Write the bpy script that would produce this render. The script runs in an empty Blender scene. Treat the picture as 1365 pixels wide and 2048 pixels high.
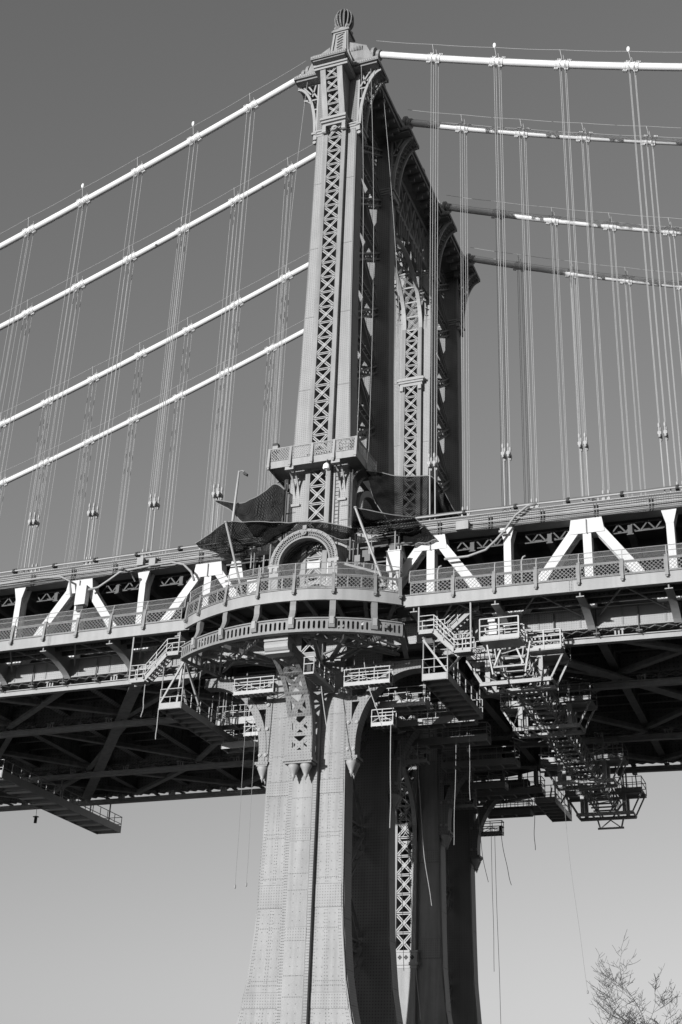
import bpy, math, random
from mathutils import Vector, Matrix
random.seed(7)
R = math.radians
V = Vector
scene = bpy.context.scene
COL = scene.collection

# ---------------------------------------------------------------- camera
cam = bpy.data.cameras.new('camera')
camo = bpy.data.objects.new('camera', cam)
COL.objects.link(camo)
cam.sensor_fit = 'VERTICAL'; cam.sensor_height = 36.0; cam.sensor_width = 24.0
cam.lens = 2650.2 / 2048 * 36.0
cam.clip_start = 0.5; cam.clip_end = 9000
YAW, PIT, ROL = -0.37738498, 0.46480836, 0.03968425
fw = V((math.sin(YAW)*math.cos(PIT), math.cos(YAW)*math.cos(PIT), math.sin(PIT)))
rt = V((math.cos(YAW), -math.sin(YAW), 0)); upv = rt.cross(fw)
c_, s_ = math.cos(ROL), math.sin(ROL)
rt2, up2 = c_*rt + s_*upv, -s_*rt + c_*upv
m = Matrix.Identity(4)
for i in range(3):
    m[i][0] = rt2[i]; m[i][1] = up2[i]; m[i][2] = -fw[i]
m[0][3], m[1][3], m[2][3] = 32.183, -77.272, 2.0
camo.matrix_world = m
scene.camera = camo

# ---------------------------------------------------------------- sky and sun (black and white film, red filter)
SUN_AZ, SUN_EL = R(18.2), R(5.8)
w = bpy.data.worlds.new('World'); scene.world = w; w.use_nodes = True
nt = w.node_tree; nt.nodes.clear()
out = nt.nodes.new('ShaderNodeOutputWorld'); bg = nt.nodes.new('ShaderNodeBackground')
sky = nt.nodes.new('ShaderNodeTexSky'); sky.sky_type = 'NISHITA'; sky.sun_disc = False
sky.sun_elevation = SUN_EL; sky.sun_rotation = R(180) + SUN_AZ
sky.altitude = 0; sky.air_density = 1.6; sky.dust_density = 0.5; sky.ozone_density = 1.0
sep = nt.nodes.new('ShaderNodeSeparateColor')
mix1 = nt.nodes.new('ShaderNodeMath'); mix1.operation = 'MULTIPLY'; mix1.inputs[1].default_value = 0.3
mix2 = nt.nodes.new('ShaderNodeMath'); mix2.operation = 'MULTIPLY_ADD'; mix2.inputs[1].default_value = 0.7
nt.links.new(sky.outputs[0], sep.inputs[0])
nt.links.new(sep.outputs[0], mix1.inputs[0])
nt.links.new(sep.outputs[1], mix2.inputs[0]); nt.links.new(mix1.outputs[0], mix2.inputs[2])
nt.links.new(mix2.outputs[0], bg.inputs[0]); bg.inputs[1].default_value = 0.13
nt.links.new(bg.outputs[0], out.inputs[0])

sl = bpy.data.lights.new('sun', 'SUN'); slo = bpy.data.objects.new('sun', sl); COL.objects.link(slo)
sl.energy = 5.0; sl.angle = R(0.53); sl.color = (1, 1, 1)
SD = V((-math.sin(SUN_AZ)*math.cos(SUN_EL), -math.cos(SUN_AZ)*math.cos(SUN_EL), math.sin(SUN_EL)))
slo.rotation_euler = SD.to_track_quat('Z', 'Y').to_euler()
slo.location = (0, -60, 120)
vs = scene.view_settings
vs.view_transform = 'Standard'; vs.look = 'None'; vs.exposure = 0.22; vs.gamma = 1.0; vs.use_curve_mapping = False
scene.cycles.max_bounces = 6; scene.cycles.transparent_max_bounces = 24

# ---------------------------------------------------------------- materials
def new_mat(name):
    mt = bpy.data.materials.new(name); mt.use_nodes = True
    t = mt.node_tree; b = t.nodes['Principled BSDF']
    return mt, t, b
def paint(name, base, var=0.12, rough=0.55, streak=0.0, scale=0.7, grime=0.0, bump=0.02, spec=0.35, metallic=0.0):
    """grey paint: broad mottling, fine grain, rain streaks running down, rusty grime spots"""
    mt, t, b = new_mat(name)
    tc = t.nodes.new('ShaderNodeTexCoord')
    n1 = t.nodes.new('ShaderNodeTexNoise'); n1.inputs['Scale'].default_value = scale; n1.inputs['Detail'].default_value = 6
    n1.inputs['Roughness'].default_value = 0.65
    t.links.new(tc.outputs['Object'], n1.inputs['Vector'])
    mp = t.nodes.new('ShaderNodeMapping'); mp.inputs['Scale'].default_value = (2.1, 2.1, 0.12)
    n2 = t.nodes.new('ShaderNodeTexNoise'); n2.inputs['Scale'].default_value = 1.0; n2.inputs['Detail'].default_value = 4
    t.links.new(tc.outputs['Object'], mp.inputs[0]); t.links.new(mp.outputs[0], n2.inputs['Vector'])
    n3 = t.nodes.new('ShaderNodeTexNoise'); n3.inputs['Scale'].default_value = 14; n3.inputs['Detail'].default_value = 3
    t.links.new(tc.outputs['Object'], n3.inputs['Vector'])
    def rng(src, lo, hi, a=0.3, c=0.7):
        r = t.nodes.new('ShaderNodeMapRange'); r.inputs['From Min'].default_value = a; r.inputs['From Max'].default_value = c
        r.inputs['To Min'].default_value = lo; r.inputs['To Max'].default_value = hi
        t.links.new(src, r.inputs['Value']); return r.outputs[0]
    def mul(a, c):
        q = t.nodes.new('ShaderNodeMath'); q.operation = 'MULTIPLY'; t.links.new(a, q.inputs[0])
        if isinstance(c, float): q.inputs[1].default_value = c
        else: t.links.new(c, q.inputs[1])
        return q.outputs[0]
    f = mul(rng(n1.outputs[0], 1-var, 1+var), rng(n3.outputs[0], 1-var*0.35, 1+var*0.35))
    if streak: f = mul(f, rng(n2.outputs[0], 1-streak, 1+streak*0.4, 0.35, 0.6))
    if grime:
        n4 = t.nodes.new('ShaderNodeTexNoise'); n4.inputs['Scale'].default_value = 2.3; n4.inputs['Detail'].default_value = 8
        n4.inputs['Roughness'].default_value = 0.8
        t.links.new(tc.outputs['Object'], n4.inputs['Vector'])
        f = mul(f, rng(n4.outputs[0], 1.0, 1-grime, 0.58, 0.72))
    f = mul(f, float(base))
    cc = t.nodes.new('ShaderNodeCombineColor')
    for i in range(3): t.links.new(f, cc.inputs[i])
    t.links.new(cc.outputs[0], b.inputs['Base Color'])
    b.inputs['Roughness'].default_value = rough; b.inputs['Specular IOR Level'].default_value = spec
    b.inputs['Metallic'].default_value = metallic
    if bump:
        bp = t.nodes.new('ShaderNodeBump'); bp.inputs['Strength'].default_value = 0.35; bp.inputs['Distance'].default_value = bump
        t.links.new(n3.outputs[0], bp.inputs['Height']); t.links.new(bp.outputs[0], b.inputs['Normal'])
    return mt
def riveted(name, base, sp=0.24, r=0.2, **k):
    """paint with a close grid of darker dots for rivet heads"""
    mt = paint(name, base, **k); t = mt.node_tree; b = t.nodes['Principled BSDF']
    tc = [n for n in t.nodes if n.type == 'TEX_COORD'][0]
    mp = t.nodes.new('ShaderNodeMapping'); mp.inputs['Scale'].default_value = (1/sp, 1/sp, 1/sp)
    vo = t.nodes.new('ShaderNodeTexVoronoi'); vo.inputs['Scale'].default_value = 1.0; vo.inputs['Randomness'].default_value = 0.0
    t.links.new(tc.outputs['Object'], mp.inputs[0])
    sx = t.nodes.new('ShaderNodeSeparateXYZ'); t.links.new(mp.outputs[0], sx.inputs[0])
    ad = t.nodes.new('ShaderNodeMath'); ad.operation = 'ADD'
    t.links.new(sx.outputs[0], ad.inputs[0]); t.links.new(sx.outputs[1], ad.inputs[1])
    cx = t.nodes.new('ShaderNodeCombineXYZ'); t.links.new(ad.outputs[0], cx.inputs[0]); t.links.new(sx.outputs[2], cx.inputs[1])
    vo.voronoi_dimensions = '2D'; t.links.new(cx.outputs[0], vo.inputs['Vector'])
    rg = t.nodes.new('ShaderNodeMapRange'); rg.inputs['From Min'].default_value = r*0.6; rg.inputs['From Max'].default_value = r
    rg.inputs['To Min'].default_value = 0.45; rg.inputs['To Max'].default_value = 1.0
    t.links.new(vo.outputs['Distance'], rg.inputs['Value'])
    lk = b.inputs['Base Color'].links[0]; src = lk.from_socket
    mx = t.nodes.new('ShaderNodeVectorMath'); mx.operation = 'MULTIPLY'
    t.links.new(src, mx.inputs[0]); t.links.new(rg.outputs[0], mx.inputs[1]); t.links.new(mx.outputs[0], b.inputs['Base Color'])
    return mt
def mesh_cloth(name, base, sp, wd, fill, rough=0.8):
    """woven net or chain link: crossing strands, open between them"""
    mt, t, b = new_mat(name)
    b.inputs['Base Color'].default_value = (base, base, base, 1); b.inputs['Roughness'].default_value = rough
    b.inputs['Specular IOR Level'].default_value = 0.0 if fill else 0.2
    uv = t.nodes.new('ShaderNodeUVMap'); sx = t.nodes.new('ShaderNodeSeparateXYZ'); t.links.new(uv.outputs[0], sx.inputs[0])
    def strand(op):
        a = t.nodes.new('ShaderNodeMath'); a.operation = op
        t.links.new(sx.outputs[0], a.inputs[0]); t.links.new(sx.outputs[1], a.inputs[1])
        c = t.nodes.new('ShaderNodeMath'); c.operation = 'MULTIPLY'; c.inputs[1].default_value = 1/sp; t.links.new(a.outputs[0], c.inputs[0])
        d = t.nodes.new('ShaderNodeMath'); d.operation = 'FRACT'; t.links.new(c.outputs[0], d.inputs[0])
        e = t.nodes.new('ShaderNodeMath'); e.operation = 'LESS_THAN'; e.inputs[1].default_value = wd; t.links.new(d.outputs[0], e.inputs[0])
        return e.outputs[0]
    mx = t.nodes.new('ShaderNodeMath'); mx.operation = 'MAXIMUM'
    t.links.new(strand('ADD'), mx.inputs[0]); t.links.new(strand('SUBTRACT'), mx.inputs[1])
    src = mx.outputs[0]
    if fill:
        nz = t.nodes.new('ShaderNodeTexNoise'); nz.inputs['Scale'].default_value = 0.9; nz.inputs['Detail'].default_value = 5
        t.links.new(uv.outputs[0], nz.inputs['Vector'])
        rg = t.nodes.new('ShaderNodeMapRange'); rg.inputs['From Min'].default_value = .3; rg.inputs['From Max'].default_value = .7
        rg.inputs['To Min'].default_value = fill-.12; rg.inputs['To Max'].default_value = fill+.12; t.links.new(nz.outputs[0], rg.inputs['Value'])
        m2 = t.nodes.new('ShaderNodeMath'); m2.operation = 'MAXIMUM'; t.links.new(src, m2.inputs[0]); t.links.new(rg.outputs[0], m2.inputs[1]); src = m2.outputs[0]
    t.links.new(src, b.inputs['Alpha'])
    return mt

M = {}
M['steel'] = paint('grey_steel_paint', 0.19, var=0.10, streak=0.10, grime=0.12)
M['rivet_steel'] = riveted('riveted_steel', 0.17, sp=0.20, r=0.26, var=0.10, streak=0.10, grime=0.15)
M['plate'] = paint('leg_plate_paint', 0.21, var=0.13, streak=0.2, grime=0.28, scale=0.45)
M['plate_r'] = riveted('riveted_leg_plate', 0.255, sp=0.155, r=0.25, var=0.09, streak=0.08, grime=0.12, scale=0.45)
M['splice'] = riveted('splice_plate', 0.205, sp=0.17, r=0.24, var=0.12, streak=0.18, grime=0.2)
M['plate_shade'] = riveted('shaded_leg_plate', 0.17, sp=0.155, r=0.25, var=0.09, streak=0.08, grime=0.12, scale=0.45)  # darker twin of the front plate, side shade put into its colour
M['lattice'] = paint('lattice_paint', 0.27, var=0.10, grime=0.15)
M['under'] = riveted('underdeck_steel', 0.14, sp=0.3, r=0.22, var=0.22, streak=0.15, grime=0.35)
M['dark_steel'] = paint('dark_underroad_steel', 0.06, var=0.25, streak=0.2, grime=0.3)  # darker, even steel tone for the framing under the upper road
M['white'] = paint('white_truss_paint', 0.48, var=0.05, streak=0.06, grime=0.10, rough=0.5)
M['cable'] = paint('white_cable_wrap', 0.62, var=0.05, rough=0.5, bump=0.01)
M['fascia'] = paint('pale_fascia_paint', 0.26, var=0.06, streak=0.10, grime=0.08)
M['rope'] = paint('galvanised_rope', 0.32, var=0.08, rough=0.5, bump=0)
M['ropedark'] = paint('weathered_rope', 0.22, var=0.1, bump=0)
M['alu'] = paint('aluminium_stage', 0.34, var=0.1, rough=0.55, grime=0.2, metallic=0.0)
M['galv'] = paint('galvanised_steel', 0.25, var=0.12, rough=0.45, grime=0.2)
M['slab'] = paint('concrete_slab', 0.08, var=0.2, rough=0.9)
M['dark'] = paint('dark_rubber', 0.04, var=0.2, rough=0.7)
M['pipe'] = paint('conduit', 0.09, var=0.15, rough=0.5)
M['ground'] = paint('park_ground', 0.06, var=0.25, rough=0.95, scale=0.05)
M['bark'] = paint('bare_bark', 0.07, var=0.25, rough=0.9, scale=5)
M['rivet'] = paint('rivet_heads', 0.15, var=0.1, rough=0.7, bump=0)
M['net'] = mesh_cloth('black_safety_net', 0.010, 0.2, 0.25, 0.81)
M['link'] = mesh_cloth('chain_link', 0.30, 0.10, 0.10, 0.0, rough=0.4)
M['lamp'] = paint('lamp_glass', 0.85, var=0.03, rough=0.25, bump=0)

# ---------------------------------------------------------------- mesh helpers
class MB:
    def __init__(s): s.v = []; s.f = []; s.uv = None
    def hexa(s, p):            # 8 corners: bottom 0-3 ccw, top 4-7
        o = len(s.v); s.v += [tuple(q) for q in p]
        s.f += [tuple(o+i for i in q) for q in ((0,3,2,1),(4,5,6,7),(0,1,5,4),(1,2,6,5),(2,3,7,6),(3,0,4,7))]
        return s
    def box(s, x0, x1, y0, y1, z0, z1):
        return s.hexa([(x0,y0,z0),(x1,y0,z0),(x1,y1,z0),(x0,y1,z0),(x0,y0,z1),(x1,y0,z1),(x1,y1,z1),(x0,y1,z1)])
    def bar(s, p, q, w_, h_, up=(0,0,1)):
        p, q = V(p), V(q); d = (q-p).normalized(); u = V(up)
        if abs(d.dot(u)) > .98: u = V((0,1,0)) if abs(d.y) < .9 else V((1,0,0))
        a = d.cross(u).normalized()*w_/2; b = a.cross(d).normalized()*h_/2
        return s.hexa([p-a-b, p+a-b, q+a-b, q-a-b, p-a+b, p+a+b, q+a+b, q-a+b])
    def path(s, pts, w_, h_, up=(0,0,1)):
        for a, b in zip(pts, pts[1:]): s.bar(a, b, w_, h_, up)
        return s
    def tube(s, pts, r, n=6, caps=True):
        pts = [V(p) for p in pts]; o = len(s.v); rr = r if isinstance(r, (list, tuple)) else [r]*len(pts)
        prev = None
        for i, p in enumerate(pts):
            d = (pts[min(i+1, len(pts)-1)] - pts[max(i-1, 0)]).normalized()
            a = d.cross(V((0,0,1)) if abs(d.z) < .95 else V((1,0,0))).normalized()
            if prev is not None:
                a = (prev - d*prev.dot(d)).normalized()
            prev = a; b = d.cross(a)
            for k in range(n):
                t = 2*math.pi*k/n; s.v.append(tuple(p + (a*math.cos(t)+b*math.sin(t))*rr[i]))
        for i in range(len(pts)-1):
            for k in range(n):
                k2 = (k+1) % n; s.f.append((o+i*n+k, o+i*n+k2, o+(i+1)*n+k2, o+(i+1)*n+k))
        if caps:
            s.f.append(tuple(o+k for k in range(n-1, -1, -1))); e = o+(len(pts)-1)*n; s.f.append(tuple(e+k for k in range(n)))
        return s
    def lathe(s, prof, c, n=16):      # prof [(r, z)] about vertical axis at c=(x,y)
        o = len(s.v)
        for r, z in prof:
            for k in range(n):
                t = 2*math.pi*k/n; s.v.append((c[0]+r*math.cos(t), c[1]+r*math.sin(t), z))
        for i in range(len(prof)-1):
            for k in range(n):
                k2 = (k+1) % n; s.f.append((o+i*n+k, o+i*n+k2, o+(i+1)*n+k2, o+(i+1)*n+k))
        s.f.append(tuple(o+k for k in range(n-1, -1, -1))); e = o+(len(prof)-1)*n; s.f.append(tuple(e+k for k in range(n)))
        return s
    def strip(s, A, B, fn):           # extruded band: A, B lists of 2D points (outer, inner), fn maps (u, v, side)->3D, side 0/1
        n = len(A); o = len(s.v)
        for sd in (0, 1):
            for P in (A, B):
                for q in P: s.v.append(tuple(fn(q[0], q[1], sd)))
        a0, b0, a1, b1 = o, o+n, o+2*n, o+3*n
        for i in range(n-1):
            s.f += [(a0+i, a0+i+1, b0+i+1, b0+i), (a1+i, b1+i, b1+i+1, a1+i+1), (a0+i, a1+i, a1+i+1, a0+i+1), (b0+i, b0+i+1, b1+i+1, b1+i)]
        s.f += [(a0, b0, b1, a1), (a0+n-1, a1+n-1, b1+n-1, b0+n-1)]
        return s
    def surf(s, fn, nu, nv, uvs=1.0):
        o = len(s.v); s.uv = s.uv or {}
        g = [[V(fn(i/nu, j/nv)) for j in range(nv+1)] for i in range(nu+1)]
        for i in range(nu+1):
            for j in range(nv+1):
                s.v.append(tuple(g[i][j]))
        lu = sum((g[i+1][nv//2]-g[i][nv//2]).length for i in range(nu)); lv = sum((g[nu//2][j+1]-g[nu//2][j]).length for j in range(nv))
        for i in range(nu):
            for j in range(nv):
                q = (o+i*(nv+1)+j, o+(i+1)*(nv+1)+j, o+(i+1)*(nv+1)+j+1, o+i*(nv+1)+j+1)
                s.uv[len(s.f)] = [(i/nu*lu*uvs, j/nv*lv*uvs), ((i+1)/nu*lu*uvs, j/nv*lv*uvs), ((i+1)/nu*lu*uvs, (j+1)/nv*lv*uvs), (i/nu*lu*uvs, (j+1)/nv*lv*uvs)]
                s.f.append(q)
        return s
    def mesh(s, name, mat, off=V((0,0,0)), smooth=False):
        me = bpy.data.meshes.new(name)
        ox, oy, oz = off
        me.from_pydata([(a-ox, b-oy, c-oz) for a, b, c in s.v], [], s.f)
        if s.uv:
            ul = me.uv_layers.new(name='UVMap')
            for p in me.polygons:
                for li, q in zip(p.loop_indices, s.uv.get(p.index, [(0,0)]*4)): ul.data[li].uv = q
        me.materials.append(M[mat])
        if smooth: me.polygons.foreach_set('use_smooth', [True]*len(me.polygons))
        return me
ORG = {}
def link(name, data, parent=None, mw=None):
    o = bpy.data.objects.new(name, data); COL.objects.link(o)
    if parent is not None: o.parent = parent
    if mw is not None: o.matrix_local = mw
    return o
def part(name, mb, mat, parent, smooth=False, label=None):
    org = ORG[parent.name]
    o = link(name, mb.mesh(name, mat, org, smooth), parent); ORG[o.name] = org
    if label: o['label'] = label
    return o
def inst(name, me, parent, mw):           # shared mesh; mw in world, parents carry no rotation
    org = ORG[parent.name]
    o = link(name, me, parent, Matrix.Translation(-V(org)) @ mw); return o
def thing(name, label, cat, loc, group=None):
    o = link(name, None); o.location = loc; ORG[o.name] = V(loc); o.empty_display_size = .3
    o['label'] = label; o['category'] = cat
    if group: o['group'] = group
    return o
def solo(name, mb, mat, label, cat, group=None, smooth=False, kind=None):
    c = sum((V(v) for v in mb.v), V())/max(1, len(mb.v)); c.z = min(v[2] for v in mb.v)
    o = link(name, mb.mesh(name, mat, c, smooth)); o.location = c; ORG[o.name] = c
    if kind: o['kind'] = kind
    if label: o['label'] = label
    if cat: o['category'] = cat
    if group: o['group'] = group
    return o
def lerp(tab, z):
    if z <= tab[0][0]: return tab[0][1]
    for (a, b), (c, d) in zip(tab, tab[1:]):
        if z <= c: return b + (d-b)*(z-a)/(c-a)
    return tab[-1][1]
def arc(c, r, a0, a1, n): return [(c[0]+r*math.cos(a0+(a1-a0)*i/n), c[1]+r*math.sin(a0+(a1-a0)*i/n)) for i in range(n+1)]

YC = [0.0, 8.53, 20.73, 29.26]
X0, PN = 8.263, 5.240
ZL = (87.761, -.434932, .00111380); ZR = (87.9757, -.435371, .00176637)
def zc(x):
    a = abs(x); q = ZL if x < 0 else ZR
    return q[0]+q[1]*a+q[2]*a*a
def dz(x): return -.0165*x if x > 0 else .004*x

# ---------------------------------------------------------------- ground
g = MB(); g.box(-16, 3500, -170, -14, -2.5, 0.0)
go = link('ground', g.mesh('ground', 'ground')); go['kind'] = 'structure'
def water(name):
    mt, t, b = new_mat(name)
    b.inputs['Base Color'].default_value = (.16, .16, .16, 1); b.inputs['Roughness'].default_value = .34; b.inputs['IOR'].default_value = 1.33  # base lifted above murky water, standing in for low-sun glitter
    tc = t.nodes.new('ShaderNodeTexCoord'); n = t.nodes.new('ShaderNodeTexNoise'); n.inputs['Scale'].default_value = .35; n.inputs['Detail'].default_value = 4
    bp = t.nodes.new('ShaderNodeBump'); bp.inputs['Strength'].default_value = .3; bp.inputs['Distance'].default_value = .25
    t.links.new(tc.outputs['Object'], n.inputs['Vector']); t.links.new(n.outputs[0], bp.inputs['Height']); t.links.new(bp.outputs[0], b.inputs['Normal'])
    return mt
M['water'] = water('river_water')
rv = link('river', MB().box(-4000, 4000, -3000, 5500, -3.0, -1.2).mesh('river', 'water')); rv['kind'] = 'structure'

# ================================================================= BRIDGE TOWER
HW = [(0,8.0),(3,6.3),(6,5.0),(8,4.3),(10,3.68),(12.5,3.2),(15,2.95),(17,2.84),(24.5,2.7),(33,2.5),(44.6,2.30),(49.4,2.2),(55,2.03),(61.5,1.9),(70,1.81),(79,1.75),(90,1.70)]
def hw(z): return lerp(HW, z)
tower = thing('bridge_tower', 'tall riveted grey steel bridge tower with four latticed legs and ball finials', 'bridge tower', (0, 15, 0))

# a lattice panel 1.16 wide, 1.40 high, facing -Y, origin at bottom centre, drawn in the XZ plane
def lattice_mesh(name, w_=1.16, h_=1.40, t=.10, bw=.085, gap=.05, mat='lattice'):
    b = MB(); hw_ = w_/2
    b.box(-hw_, hw_, -.02, t-.02, -.10, -.03); b.box(-hw_, hw_, -.02, t-.02, .03, .10)
    for sx in (-1, 1):
        p, q = V((-sx*hw_, 0, .10)), V((sx*hw_, 0, h_-.10)); d = (q-p).normalized(); n = V((-d.z, 0, d.x))
        for k in (-1, 1):
            yo = 0.0 if sx > 0 else t*.55
            o = n*k*(bw+gap)/2 + V((0, yo, 0))
            b.bar(p+o, q+o, t*.5, bw, up=n)
    c = V((0, -.015, h_/2))
    b.hexa([c+V((0,-.012,-.19)), c+V((.19,-.012,0)), c+V((.19,.012,0)), c+V((0,.012,-.19)), c+V((-.19,-.012,0)), c+V((0,-.012,.19)), c+V((0,.012,.19)), c+V((-.19,.012,0))])
    return b.mesh(name, mat)
LATT = lattice_mesh('lattice_panel')

def rivet(b, x, y, z, r=.028, h=.02):
    o = len(b.v); b.v += [(x-r,y,z-r),(x+r,y,z-r),(x+r,y,z+r),(x-r,y,z+r),(x,y-h,z)]
    b.f += [(o,o+1,o+4),(o+1,o+2,o+4),(o+2,o+3,o+4),(o+3,o,o+4)]

def leg(ci):
    yc = YC[ci]; ya, yb = yc-.42, yc+1.05
    b = MB(); zs = [0,2,4,6,8,9,10,11,12.5,15,17,20,24.5,29,33,38,44.6,49.4,55,61.5,70,79,84.9]
    lo, hi = {0: (33.0, 79.2), 1: (17.0, 72.6), 2: (17.0, 72.6), 3: (33.0, 79.2)}[ci]
    zs = sorted(set(zs) | {lo, hi}); front = ci in (0, 2)
    for z0, z1 in zip(zs, zs[1:]):
        a, c = hw(z0), hw(z1)
        if lo <= z0 < hi:                     # hollow behind the lattice: two cells and a back web
            for sx in (-1, 1):
                p = []
                for z, h in ((z0, a), (z1, c)):
                    x0, x1 = sorted((sx*.6, sx*h)); p += [(x0,ya,z),(x1,ya,z),(x1,yb,z),(x0,yb,z)]
                b.hexa(p)
            b.box(-.6, .6, *((yb-.12, yb) if front else (ya, ya+.12)), z0, z1)
        else:
            b.hexa([(-a,ya,z0),(a,ya,z0),(a,yb,z0),(-a,yb,z0),(-c,ya,z1),(c,ya,z1),(c,yb,z1),(-c,yb,z1)])
    L = part('leg', b, 'rivet_steel', tower)
    outer = -1 if ci in (0, 2) else 1              # side that carries the pilaster (faces the walkway or the central bay)
    yf = ya if outer < 0 else yb                   # main face
    yp = yf + outer*.38                            # pilaster front
    def yy(a, c): return (min(a, c), max(a, c))
    # ---- pilaster: flat plate below the deck, open lattice above
    zlat = {0: 33.0, 1: 17.0, 2: 17.0, 3: 33.0}[ci]
    ztop = 79.2 if ci in (0, 3) else 66.6
    y0, y1 = yy(yp, yf)
    b = MB().box(-.95, .95, y0, y1, 0, zlat)
    part('pilaster', b, 'plate', L)
    for sx in (-1, 1):
        xa, xb = sorted((sx*.60, sx*.95))
        part('pilaster_strip', MB().box(xa, xb, y0, y1, zlat, ztop), 'plate', L)
    rot = Matrix.Identity(4) if outer < 0 else Matrix.Rotation(math.pi, 4, 'Z')
    n = round((ztop-zlat)/1.40)
    for k in range(n):
        z = zlat + k*(ztop-zlat)/n
        inst('lattice_panel', LATT, L, Matrix.Translation((0, yp-outer*.05, z)) @ rot @ Matrix.Diagonal((1, 1, (ztop-zlat)/n/1.40, 1)))
    # ---- cover plates on the pilaster side face
    d = -.03*(-outer)
    def fplate(name, x0f, x1f, z0, z1, th, mat):
        e = outer*th; pts = []
        for z in (z0, z1):
            a, c = x0f(z), x1f(z); pts += [(a, yf+min(e,0) if outer<0 else yf, z), (c, yf+min(e,0) if outer<0 else yf, z), (c, yf if outer<0 else yf+e, z), (a, yf if outer<0 else yf+e, z)]
        return part(name, MB().hexa(pts), mat, L)
    if ci in (0, 2):
        for sx in (-1, 1):
            cuts = [0, 5.2, 10.8, 11.7, 16.6, 18.0, 23.6, 24.5, 31.5, 36, 42, 47.5, 54, 60.5, 67, 73.5, 78.7]
            for z0, z1 in zip(cuts, cuts[1:]):
                sp = abs(z1-z0) < 1.5
                fplate('splice_plate' if sp else 'face_plate', (lambda z: sx*.99), (lambda z: sx*(hw(z)-.09)), z0+.015, z1-.015, .045 if sp else .028, 'splice' if sp else ('plate_r' if z0 > 30 else 'plate'))
    if ci == 0:
        cuts = [0, 8.6, 9.3, 14.6, 15.4, 20.6, 21.4, 25.6]
        for z0, z1 in zip(cuts, cuts[1:]):
            sp = z1-z0 < 1.0
            b = MB().box(-.68 if not sp else -.7, .68 if not sp else .7, yp-(.022 if not sp else .035), yp, z0+.012, z1-.012)
            part('splice_plate' if sp else 'cover_plate', b, 'splice' if sp else 'plate', L)
        # rivet rows, dotted over the lower leg
        b = MB(); yr = yf-.029
        for sx in (-1, 1):
            z = 2.0
            while z < 30:
                xe = hw(z)-.17
                for x in (1.06, 1.16, xe-.1, xe): rivet(b, sx*x, yr, z)
                for fx in (.42, .5): rivet(b, sx*(1+(xe-1)*fx), yr, z)
                z += .19
            for zh in [4.1, 7.7, 12.1, 12.35, 15.4, 18.4, 20.9, 21.15, 26.2, 28.8]:
                x = 1.06
                while x < hw(zh)-.2:
                    rivet(b, sx*x, yr, zh); x += .12
            z = 2.2
            while z < 30:
                x = 1.3
                while x < hw(z)-.3:
                    rivet(b, sx*x, yr, z); x += .36
                z += .52
        for sx in (-1, 1):
            z = 2
            while z < 25.5:
                for x in (.75, .84, .91): rivet(b, sx*x, yp-.002, z)
                z += .17
        for zh in (5.3, 11.4, 12.6, 17.6, 18.6, 23.3):
            x = -.62
            while x < .65: rivet(b, x, yp-.024, zh); x += .11
        for k in range(44):
            for sx in (-.25, .22): rivet(b, sx, yp-.024, 2+k*.53)
        part('rivet_heads', b, 'rivet', L)['kind'] = 'stuff'
    # edge angle strips along the lit arris and side plates on +X
    for sx in (-1, 1):
        cuts = [0, 4, 7, 9, 11, 13, 16, 20, 25, 30.5, 36, 42, 47.5, 54, 60.5, 67, 73.5, 78.7]
        for i, (z0, z1) in enumerate(zip(cuts, cuts[1:])):
            p = []
            for z in (z0+.015, z1-.015):
                a = hw(z); p += [(sx*a, ya+.12, z), (sx*(a+.025), ya+.12, z), (sx*(a+.025), yb-.12, z), (sx*a, yb-.12, z)]
            part('side_plate', MB().hexa(p), 'plate_shade', L)
    return L
LEGS = [leg(i) for i in range(4)]

# ---- heads of the legs: collars, flared lattice capitals, openwork brackets
def bracket_head(b, sx, y, t):                     # openwork quarter bracket in XZ plane
    nA = 14
    def pt(tt, off):
        cx, cz = 3.75, 79.0
        ax, az = 1.95+off*.0, 5.4
        x = 3.78 - (1.93-off)*math.cos(tt); z = 79.0 + (5.5-off*.9)*math.sin(tt) + 0
        return (x, z)
    A = [pt(R(2)+R(86)*i/nA, 0) for i in range(nA+1)]; B = [pt(R(2)+R(86)*i/nA, .26) for i in range(nA+1)]
    b.strip(A, B, lambda u, v, s: (sx*u, y + s*t, v))
    b.box(*sorted((sx*1.75, sx*1.90)), y, y+t, 79, 84.6)
    b.box(*sorted((sx*1.8, sx*3.7)), y, y+t, 84.42, 84.6)
    for z in (80.4, 81.7, 82.8):
        xe = 3.78-1.93*math.sqrt(max(0, 1-((z-79)/5.5)**2))+.05
        b.box(*sorted((sx*1.9, sx*xe)), y+.02, y+t-.02, z-.07, z+.07)
    b.bar((sx*1.9, y+t/2, 83.0), (sx*2.75, y+t/2, 84.45), t*.8, .12, up=(0,1,0))
    b.bar((sx*2.35, y+t/2, 83.2), (sx*2.1, y+t/2, 84.45), t*.8, .12, up=(0,1,0))
    b.bar((sx*2.5, y+t/2, 83.5), (sx*3.2, y+t/2, 84.45), t*.8, .10, up=(0,1,0))
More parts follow.
